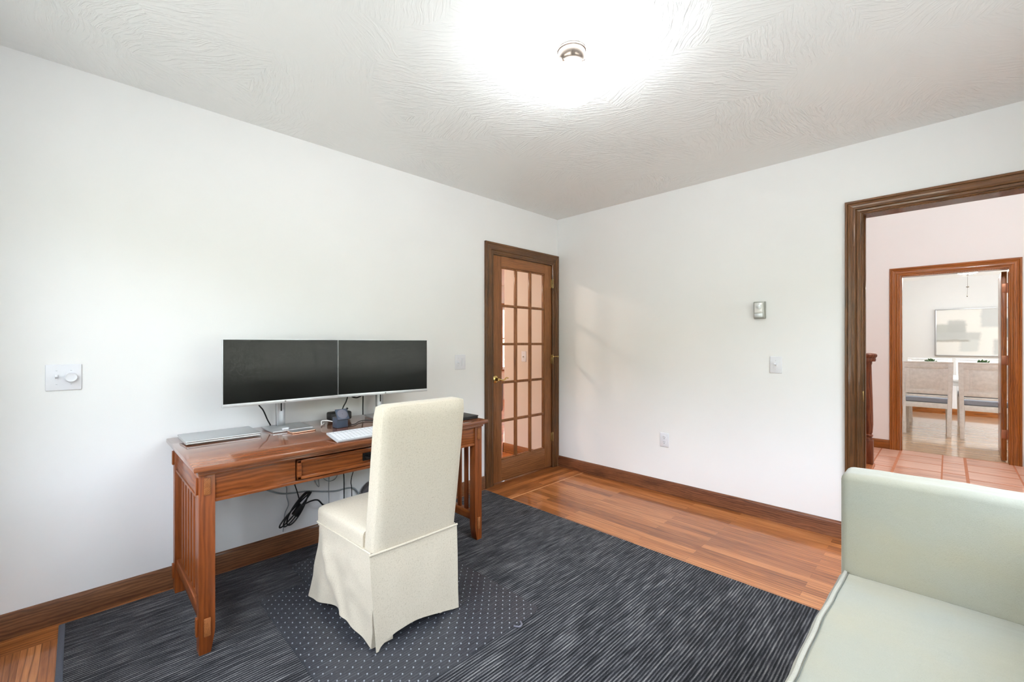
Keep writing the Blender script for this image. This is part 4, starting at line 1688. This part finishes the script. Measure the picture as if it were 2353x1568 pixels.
def cush(p):
    x, y, z = p
    u = (x - 2.487) / .58
    w = (y + 2.996) / 1.42
    k = max(0, math.sin(PI * min(1, max(0, u)))) ** .7 * max(0, math.sin(PI * min(1, max(0, w)))) ** .5
    dz = 0
    if z > .42:
        dz = .020 * k
        # shallow creases fanning over the seat
        for (c, a) in ((.62, .012), (.70, .007), (.78, .006)):
            s = w - (c - .10 * u)
            dz -= .0055 * math.exp(-(s / .012) ** 2) * math.sin(PI * min(1, max(0, u)))
    bx = -.010 * max(0, math.sin(PI * min(1, max(0, w)))) if x < 2.52 else 0
    return (x + bx + (.006 * mnoise.noise(Vector((0, y * 7, 2))) if x < 2.52 else 0), y, z + dz)


b = soft_box(2.487, 3.067, -2.996, -1.576, .317, .465, .020, 26, cush)
sc_ = build('seat_cushion', b, M['sage'], sofa, angle=60)
for zz, xx in ((.4655, 2.503), (.331, 2.491)):
    b = nb()
    pts = []
    for k in range(25):
        y = -2.985 + k * (1.40 / 24)
        w = (y + 2.996) / 1.42
        pts.append((xx - .010 * math.sin(PI * w) + .006 * mnoise.noise(Vector((0, y * 7, 2))), y, zz + (.004 * math.sin(PI * w) if zz > .4 else 0)))
    tube(b, pts, .0055, 8, 2)
    build('welt', b, M['sage_welt'], sc_)
b = nb()
pts = []
for k in range(25):
    y = -2.985 + k * (1.40 / 24)
    w = (y + 2.996) / 1.42
    pts.append((2.512 - .010 * math.sin(PI * w) + .006 * mnoise.noise(Vector((0, y * 7, 2))), y, .4668 + .0055 * math.sin(PI * w)))
tube(b, pts, .0011, 6, 2)
build('seam', b, M['stitch'], sc_, label='dark seam line behind the front welt')
for (x, y) in ((2.53, -1.50), (3.22, -1.50), (2.53, -3.07), (3.22, -3.07)):
    b = nb(); prism(b, [(x - .022, RZ if x < 3.06 else 0), (x + .022, RZ if x < 3.06 else 0), (x + .03, .13), (x - .03, .13)], y - .025, y + .025, 'xz', .002); build('leg', b, M['stair'], sofa)

# ------------------------------------------------------------------ ceiling lamp
LX0, LY0 = 1.634, -1.917
lamp = thing('ceiling_light', 'round white globe ceiling light with a nickel base over the study', 'ceiling light', (LX0, LY0, H))
b = nb()
lathe(b, [(0, 0), (.058, 0), (.060, -.004), (.060, -.010), (.057, -.013), (.056, -.028), (.050, -.046), (.046, -.052), (.046, -.062), (.049, -.066), (.049, -.070), (.040, -.070), (.040, -.05), (0, -.05)], (0, 0, 0), 48)
build('canopy', b, M['nickel'], lamp, local=True)
for k in range(3):
    a = math.radians(20 + 120 * k)
    b = nb()
    tube(b, [(.044 * math.cos(a), .044 * math.sin(a), -.060), (.058 * math.cos(a), .058 * math.sin(a), -.060)], .0035, 8, 2)
    lathe(b, [(0, -.004), (.006, -.003), (.006, .003), (0, .004)], (.059 * math.cos(a), .059 * math.sin(a), -.060), 12, 'z')
    build('thumb_screw', b, M['nickel'], lamp, local=True)
b = nb()
lathe(b, [(0, -.056), (.039, -.056), (.039, -.072), (.052, -.080), (.082, -.098), (.102, -.122), (.109, -.146), (.106, -.168), (.092, -.190), (.066, -.206), (.034, -.214), (0, -.216)], (0, 0, 0), 48)
build('glass_globe', b, M['globe'], lamp, local=True, label='lit white glass globe', angle=80)


# ------------------------------------------------------------------ plates and devices on the walls
def plate(name, label, cat, plane, a0, a1, z0, z1, s=1):
    """Cover plate; plane 'x' on the left wall (facing +x), 'y' on the back wall (facing -y)."""
    c = ((0, (a0 + a1) / 2, (z0 + z1) / 2) if plane == 'x' else ((a0 + a1) / 2, 0, (z0 + z1) / 2))
    r = thing(name, label, cat, c)
    b = nb()
    w, h = (a1 - a0) / 2, (z1 - z0) / 2
    R = Matrix.Rotation(-PI / 2, 4, 'Z') if plane == 'y' else Matrix.Identity(4)

    def put(nm, bm_, m, parent=r, lb=None):
        for v in bm_.verts:
            v.co = R @ v.co
        return build(nm, bm_, m, parent, local=True, label=lb)
    box(b, 0.0, .0055, -w, w, -h, h, 0.003, 3)
    put('cover_plate', b, M['white'])
    return r, put


def screw(b, y, z):
    lathe(b, [(0, .005), (.003, .005), (.003, .0062), (0, .0066)], (0, y, z), 10, 'x')
    box(b, .0062, .0068, y - .0026, y + .0026, z - .0004, z + .0004, mat=1)


def toggle(put, y, up=True):
    b = nb()
    box(b, .0045, .0065, y - .0052, y + .0052, -.012, .012, .0006)
    put('toggle_frame', b, M['white'])
    b = nb()
    s = 1 if up else -1
    box(b, .004, .022, y - .0045, y + .0045, -.005, .005, .001, rot=((.004, y, 0), 'Y', math.radians(-24 * s)))
    put('toggle_lever', b, M['white'])
    for z in (.030, -.030):
        b = nb()
        screw(b, y, z)
        put('screw', b, [M['white'], M['slot']])


r, put = plate('dimmer_switch', 'double wall plate with a toggle and a round dimmer knob, beyond the laptop', 'light switch', 'x', -3.473, -3.361, 1.011, 1.125)
toggle(put, -.0225, True)
b = nb(); lathe(b, [(0, .005), (.021, .005), (.0215, .008), (.0205, .022), (.0185, .0245), (.0165, .0235), (0, .0235)], (0, .0225, 0), 36, 'x'); put('dimmer_knob', b, M['white'])
for z in (.030, -.030):
    b = nb()
    screw(b, .0225, z)
    put('screw', b, [M['white'], M['slot']])

r, put = plate('light_switch', 'double switch plate between the monitors and the glass door', 'light switch', 'x', -1.274, -1.170, 1.008, 1.125)
toggle(put, -.024, False)
b = nb(); box(b, .0045, .007, .006, .040, -.034, .034, .001); box(b, .006, .012, .009, .037, -.031, .031, .002, rot=((.006, .023, 0), 'Y', math.radians(4))); put('rocker', b, M['white'])

r, put = plate('light_switch', 'single white toggle switch on the wall under the thermostat', 'light switch', 'y', 1.875, 1.948, 1.012, 1.126)
toggle(put, 0, True)

r, put = plate('wall_outlet', 'white duplex outlet low on the wall under nothing but paint', 'outlet', 'y', 1.078, 1.152, .374, .488)
r['label'] = 'white duplex outlet low on the bare wall above the baseboard'
for s in (.0195, -.0195):
    b = nb()
    lathe(b, [(0, .005), (.0165, .005), (.0165, .0075), (0, .0078)], (0, 0, s), 24, 'x')
    box(b, .0074, .0083, -.0072, -.0050, s + .001, s + .0095, mat=1)
    box(b, .0074, .0083, .0050, .0072, s + .001, s + .0080, mat=1)
    lathe(b, [(0, .0074), (.0028, .0074), (.0028, .0083), (0, .0083)], (0, 0, s - .0075), 12, 'x', mat=1)
    put('receptacle', b, [M['white'], M['black']])
b = nb(); screw(b, 0, 0); put('screw', b, [M['white'], M['slot']])

r = thing('light_switch', 'white switch plate on the warm tinted wall seen through the glass door', 'light switch', (-.459, 0, 1.074))
b = nb(); box(b, -.034, .034, -.0055, 0, -.056, .056, .002); build('cover_plate', b, M['white'], r, local=True)
b = nb(); box(b, -.0045, .0045, -.02, -.004, -.005, .005, .001, rot=((0, -.004, 0), 'X', math.radians(20)))
build('toggle_lever', b, M['thermo'], r, local=True)
for z in (.03, -.03):
    b = nb(); box(b, -.002, .002, -.0065, -.005, z - .002, z + .002); build('screw', b, M['thermo'], r, local=True)

th = thing('thermostat', 'small grey thermostat box on the white wall', 'thermostat', (1.814, 0, 1.447))
b = nb(); box(b, -.037, .037, -.012, 0, -.060, .060, .002); box(b, -.034, .034, -.030, -.010, -.057, .058, .003); build('casing', b, M['thermo'], th, local=True)
b = nb(); box(b, -.027, .025, -.034, -.029, -.020, .050, .002); cv = build('cover', b, M['thermo_face'], th, local=True)
b = nb(); lathe(b, [(0, -.034), (.016, -.034), (.016, -.038), (.006, -.040), (.004, -.043), (0, -.043)], (0, 0, .020), 24, 'y'); build('dial', b, M['silver'], cv, local=True)
b = nb(); box(b, -.027, .025, -.033, -.029, -.050, -.024, .002); box(b, -.020, .016, -.0345, -.0325, -.042, -.036, .0005); build('scale_plate', b, M['silver'], th, local=True)

# ------------------------------------------------------------------ hall: stair foot, cord, added lamps
st = thing('staircase', 'wooden stair foot with a turned newel post at the doorway edge', 'stairs', (2.0, 1.1, 0))
for k in range(4):
    x1 = 2.285 - .26 * k
    z = .15 + .19 * k
    b = nb(); box(b, x1 - .30, x1, .50, 1.64, z - .03, z, .006); build('tread', b, M['tread'], st)
    b = nb(); box(b, x1 - .29, x1 - .02, .52, 1.62, 0, z - .03); build('riser', b, M['tread'], st)
b = nb()
NX, NY = 2.245, 1.588
box(b, NX - .032, NX + .032, NY - .032, NY + .032, .15, .36, .003)
lathe(b, [(0, .36), (.032, .36), (.028, .375), (.022, .385), (.030, .395), (.030, .405), (.022, .412), (.027, .43), (.031, .50), (.028, .70), (.022, .90), (.019, 1.02), (.024, 1.04), (.024, 1.055), (0, 1.055)], (NX, NY, 0), 24)
nw = build('newel_post', b, M['stair'], st)
b = nb()
lathe(b, [(0, 1.055), (.046, 1.055), (.050, 1.07), (.048, 1.085), (.058, 1.10), (.058, 1.115), (.050, 1.125), (0, 1.13)], (NX, NY, 0), 24)
build('newel_cap', b, M['stair'], nw)
b = nb(); tube(b, [(2.24, 1.588, 1.09), (2.10, 1.588, 1.11), (1.9, 1.588, 1.20), (1.25, 1.588, 1.67)], .026, 12, 6); build('handrail', b, M['stair'], st)
for k in range(5):
    x = 2.13 - .17 * k
    zt = 1.10 + max(0, (2.05 - x)) * .70
    zb = .15 + .19 * max(0, math.floor((2.285 - .0 - x) / .26))
    b = nb(); lathe(b, [(0, zb), (.017, zb), (.017, zb + .15), (.012, zb + .17), (.015, zb + .3), (.010, zt - .1), (.010, zt + .02), (0, zt + .02)], (x, NY, 0), 12); build('baluster', b, M['stair'], st)

b = nb()
pts = []
for q in range(49):
    a = 2 * PI * q / 16 - PI / 2
    k = q / 48
    pts.append((2.300 + .022 * k, 1.05 + (.085 - .012 * k) * math.cos(a), .098 + (.090 - .012 * k) * math.sin(a)))
tube(b, pts, .005, 8, 2)
tag(build('cord', b, M['cord_white']), 'white coiled cord leaning against the foot of the stair', 'cord')



def added_flush_light(name, label, x, y, glob, r=.16, z=H):  # unseen lamps added to brighten the hall and the room beyond
    t = thing(name, label, 'ceiling light', (x, y, z))
    b = nb(); lathe(b, [(0, 0), (r, 0), (r, -.02), (r * .9, -.03), (0, -.03)], (0, 0, 0), 36); build('base', b, M['nickel'], t, local=True)
    b = nb(); lathe(b, [(0, -.03), (r * .88, -.03), (r * .85, -.06), (r * .6, -.09), (r * .25, -.105), (0, -.108)], (0, 0, 0), 36); build('glass_bowl', b, glob, t, local=True, angle=80)
    return t


added_flush_light('added_light', 'added round ceiling light, out of view, brightening the tiled hall', 3.05, 0.75, M['hall_fill_globe'], z=HH)
added_flush_light('added_light', 'added round ceiling light, out of view, brightening the room beyond the glass door', -1.5, -1.4, M['living_fill_globe'])
added_flush_light('added_light', 'added round ceiling light, out of view, deep in the room beyond the glass door', -1.7, 2.6, M['living_fill_globe'])

# dark wing chair beyond the glass door
wc = thing('wing_chair', 'dark leather wing chair glimpsed through the glass door', 'armchair', (-2.22, .84, 0), math.radians(45))
b = nb()
prism(b, [(-.36, .30), (.36, .30), (.36, .85), (.33, .98), (.24, 1.08), (.10, 1.11), (-.10, 1.11), (-.24, 1.08), (-.33, .98), (-.36, .85)], -.12, .02, 'xz', .02)
build('backrest', b, M['leather'], wc, local=True, angle=60)
b = nb(); box(b, -.30, .30, .0, .60, .25, .46, .04, 3); build('seat', b, M['leather'], wc, local=True, angle=60)
for s in (-1, 1):
    b = nb(); box(b, s * .27, s * .38, .0, .62, .18, .64, .04, 3); build('arm', b, M['leather'], wc, local=True, angle=60)
    for y in (-.08, .56):
        b = nb(); box(b, s * .31 - .025, s * .31 + .025, y - .025, y + .025, 0, .26, .004); build('leg', b, M['stair'], wc, local=True)


# ------------------------------------------------------------------ dining furniture
def dining_chair(label, loc, rz, first=None):
    if first:
        r = copy_tree(first)
        r.location = loc
        r.rotation_euler = (0, 0, rz)
        r['label'] = label
        return r
    r = thing('dining_chair', label, 'chair', loc, rz, 'dining chairs around the white table')
    L = dict(local=True)
    # chair faces +y, back legs at y = 0, width along x
    hw = .215

    def bk(p):
        x, y, z = p
        k = max(0, z - .45)
        return (x * (1 + .10 * max(0, z - .1)), y - k * .16, z)
    for s in (-1, 1):
        b = nb()
        t = nb()
        prism(t, [(-.045, 0), (-.008, 0), (.032, .38), (.032, .50), (.024, .965), (-.010, .965), (-.016, .50), (-.014, .38)], s * hw - .021, s * hw + .021, 'yz', .003)
        for v in t.verts:
            v.co = Vector(bk(v.co))
        _merge(b, t)
        build('back_leg', b, M['chair_paint'], r, **L)
        b = nb(); prism(b, [(s * .205 - .018, 0), (s * .205 + .018, 0), (s * .205 + .024, .42), (s * .205 - .024, .42)], .405, .45, 'xz', .003); build('front_leg', b, M['chair_paint'], r, **L)
    b = nb()
    for (x0, x1, z0, z1, y0, y1) in ((-.20, .20, .885, .96, -.004, .020), (-.20, .20, .545, .60, -.004, .020), (-.20, -.15, .60, .885, -.004, .018), (.15, .20, .60, .885, -.004, .018), (-.155, .155, .595, .89, .004, .014)):
        box(b, x0, x1, y0, y1, z0, z1, .003, 2, shape=bk)
    box(b, -.12, .12, .000, .008, .63, .855, .003, 2, shape=bk)
    box(b, -.235, .235, -.012, .028, .955, .975, .004, 2, shape=bk)
    build('back_panel', b, M['chair_paint'], r, **L)
    b = nb()
    box(b, -.20, .20, -.008, .018, .505, .528, .003)
    box(b, -.20, .20, -.01, .02, .36, .425, .003)
    box(b, -.215, .215, .415, .44, .36, .425, .003)
    for s in (-1, 1):
        box(b, s * .205 - .012, s * .205 + .012, .0, .43, .36, .425, .003)
    build('seat_rail', b, M['chair_paint'], r, **L)
    b = nb(); box(b, -.235, .235, .018, .47, .425, .495, .022, 3); build('seat', b, M['chair_seat'], r, label='blue grey upholstered seat', **L)
    return r


dc = dining_chair('white dining chair backing the doorway', (2.535, 4.60, 0), 0)
dc['label'] = 'white dining chair backing the doorway, farther from the open dining door'
dining_chair('white dining chair backing the doorway, beside the open dining door', (3.085, 4.58, 0), 0, dc)
dining_chair('white dining chair across the table', (2.53, 6.15, 0), PI, dc)
bpy.data.objects['dining_chair.002']['label'] = 'mostly hidden white dining chair across the table by the painting corner'
dining_chair('mostly hidden white dining chair across the table under the painting', (3.08, 6.15, 0), PI, dc)

tb = thing('dining_table', 'long white dining table between the four chairs', 'table', (3.15, 5.38, 0))
b = nb(); box(b, 2.15, 4.15, 4.83, 5.93, .705, .735, .005); build('tabletop', b, M['table_paint'], tb)
b = nb(); box(b, 2.23, 4.07, 4.89, 5.87, .645, .706, .003); build('apron', b, M['table_paint'], tb)
for (x, y) in ((2.28, 4.94), (4.02, 4.94), (2.28, 5.82), (4.02, 5.82)):
    b = nb(); prism(b, [(x - .025, 0), (x + .025, 0), (x + .04, .65), (x - .04, .65)], y - .035, y + .035, 'xz', .004); build('leg', b, M['table_paint'], tb)


def plant(label, x, y, rad, seed):
    rnd = random.Random(seed)
    t = thing('potted_plant', label, 'plant', (x, y, .735), 0, 'green plants on the dining table')
    b = nb(); lathe(b, [(0, .001), (.05, .001), (.066, .10), (.07, .105), (.07, .112), (.06, .112), (.055, .10), (0, .10)], (0, 0, 0), 24); build('pot', b, M['pot'], t, local=True)
    b = nb()
    for k in range(260):
        a = rnd.random() * 2 * PI
        el = rnd.uniform(-.25, 1.45)
        rr = rad * rnd.uniform(.55, 1.0)
        c = Vector((rr * math.cos(el) * math.cos(a), rr * math.cos(el) * math.sin(a), .13 + .12 * math.sin(el) * rnd.uniform(.6, 1)))
        d = (c - Vector((0, 0, .08))).normalized()
        s = d.orthogonal().normalized()
        s.rotate(Matrix.Rotation(rnd.random() * 6.28, 3, d))
        q = d.cross(s)
        l, w = .034, .010
        vs = [b.verts.new(c - d * l * .5), b.verts.new(c + s * w + q * .002), b.verts.new(c + d * l * .5), b.verts.new(c - s * w + q * .002)]
        b.faces.new(vs)
    build('foliage', b, M['leafgreen'], t, local=True)


plant('small green plant on the table, farther from the open dining door', 2.558, 5.3, .10, 3)
plant('wider green plant on the table, beside the open dining door', 3.075, 5.3, .135, 5)
tr = thing('serving_tray', 'dark round dish at the end of the dining table', 'tray', (2.34, 5.3, .735))
b = nb(); lathe(b, [(0, .001), (.09, .001), (.11, .012), (.115, .03), (.108, .03), (.1, .014), (0, .006)], (0, 0, 0), 28); build('dish', b, M['iron'], tr, local=True)

pic = thing('painting', 'abstract grey and white painting in a thin silver frame', 'painting', (2.585, 7.14, 1.0))
b = nb()
PW, PH = 1.45, .79
for (x0, x1, z0, z1) in ((0, PW, 0, .014), (0, PW, PH - .014, PH), (0, .014, 0, PH), (PW - .014, PW, 0, PH)):
    box(b, x0, x1, -.045, -.002, z0, z1, .002)
build('frame', b, M['silver'], pic, local=True)
b = nb(); box(b, .012, PW - .012, -.035, -.006, .012, PH - .012); build('canvas', b, M['painting'], pic, local=True)

fan = thing('ceiling_fan', 'white ceiling fan with a lit bowl and pull chains in the dining room', 'ceiling fan', (2.93, 5.25, H))
b = nb(); lathe(b, [(0, 0), (.07, 0), (.075, -.02), (.04, -.05), (.02, -.055), (.02, -.09), (.09, -.10), (.105, -.13), (.10, -.18), (.06, -.20), (0, -.20)], (0, 0, 0), 32); build('motor', b, M['fan_white'], fan, local=True)
for k in range(5):
    a = 2 * PI * k / 5 + .45
    b = nb(); prism(b, rounded([(.10, -.03), (.20, -.055), (.62, -.065), (.62, .065), (.20, .055), (.10, .03)], .02), -.150, -.142, 'xy')
    for v in b.verts:
        v.co = Matrix.Rotation(a, 4, 'Z') @ (Matrix.Translation((0, 0, -.146)) @ Matrix.Rotation(.18, 4, 'X') @ Matrix.Translation((0, 0, .146)) @ v.co)
    build('blade', b, M['fan_white'], fan, local=True)
b = nb(); lathe(b, [(0, -.20), (.135, -.20), (.145, -.21), (.135, -.235), (.10, -.262), (.05, -.278), (0, -.282)], (0, 0, 0), 36); build('light_bowl', b, M['bowl'], fan, local=True, label='lit white glass bowl', angle=80)
b = nb()
lathe(b, [(0, -.282), (.014, -.282), (.010, -.296), (0, -.30)], (0, 0, 0), 12)
tube(b, [(0, 0, -.296), (0, 0, -.45)], .0016, 6, 2)
lathe(b, [(0, -.012), (.016, -.004), (.016, .004), (0, .012)], (0, 0, -.455), 14)
tube(b, [(0, 0, -.455), (-.004, 0, -.57)], .0016, 6, 2)
lathe(b, [(0, -.014), (.006, -.008), (.006, .008), (0, .014)], (-.004, 0, -.58), 12)
build('pull_chain', b, M['nickel'], fan, local=True)
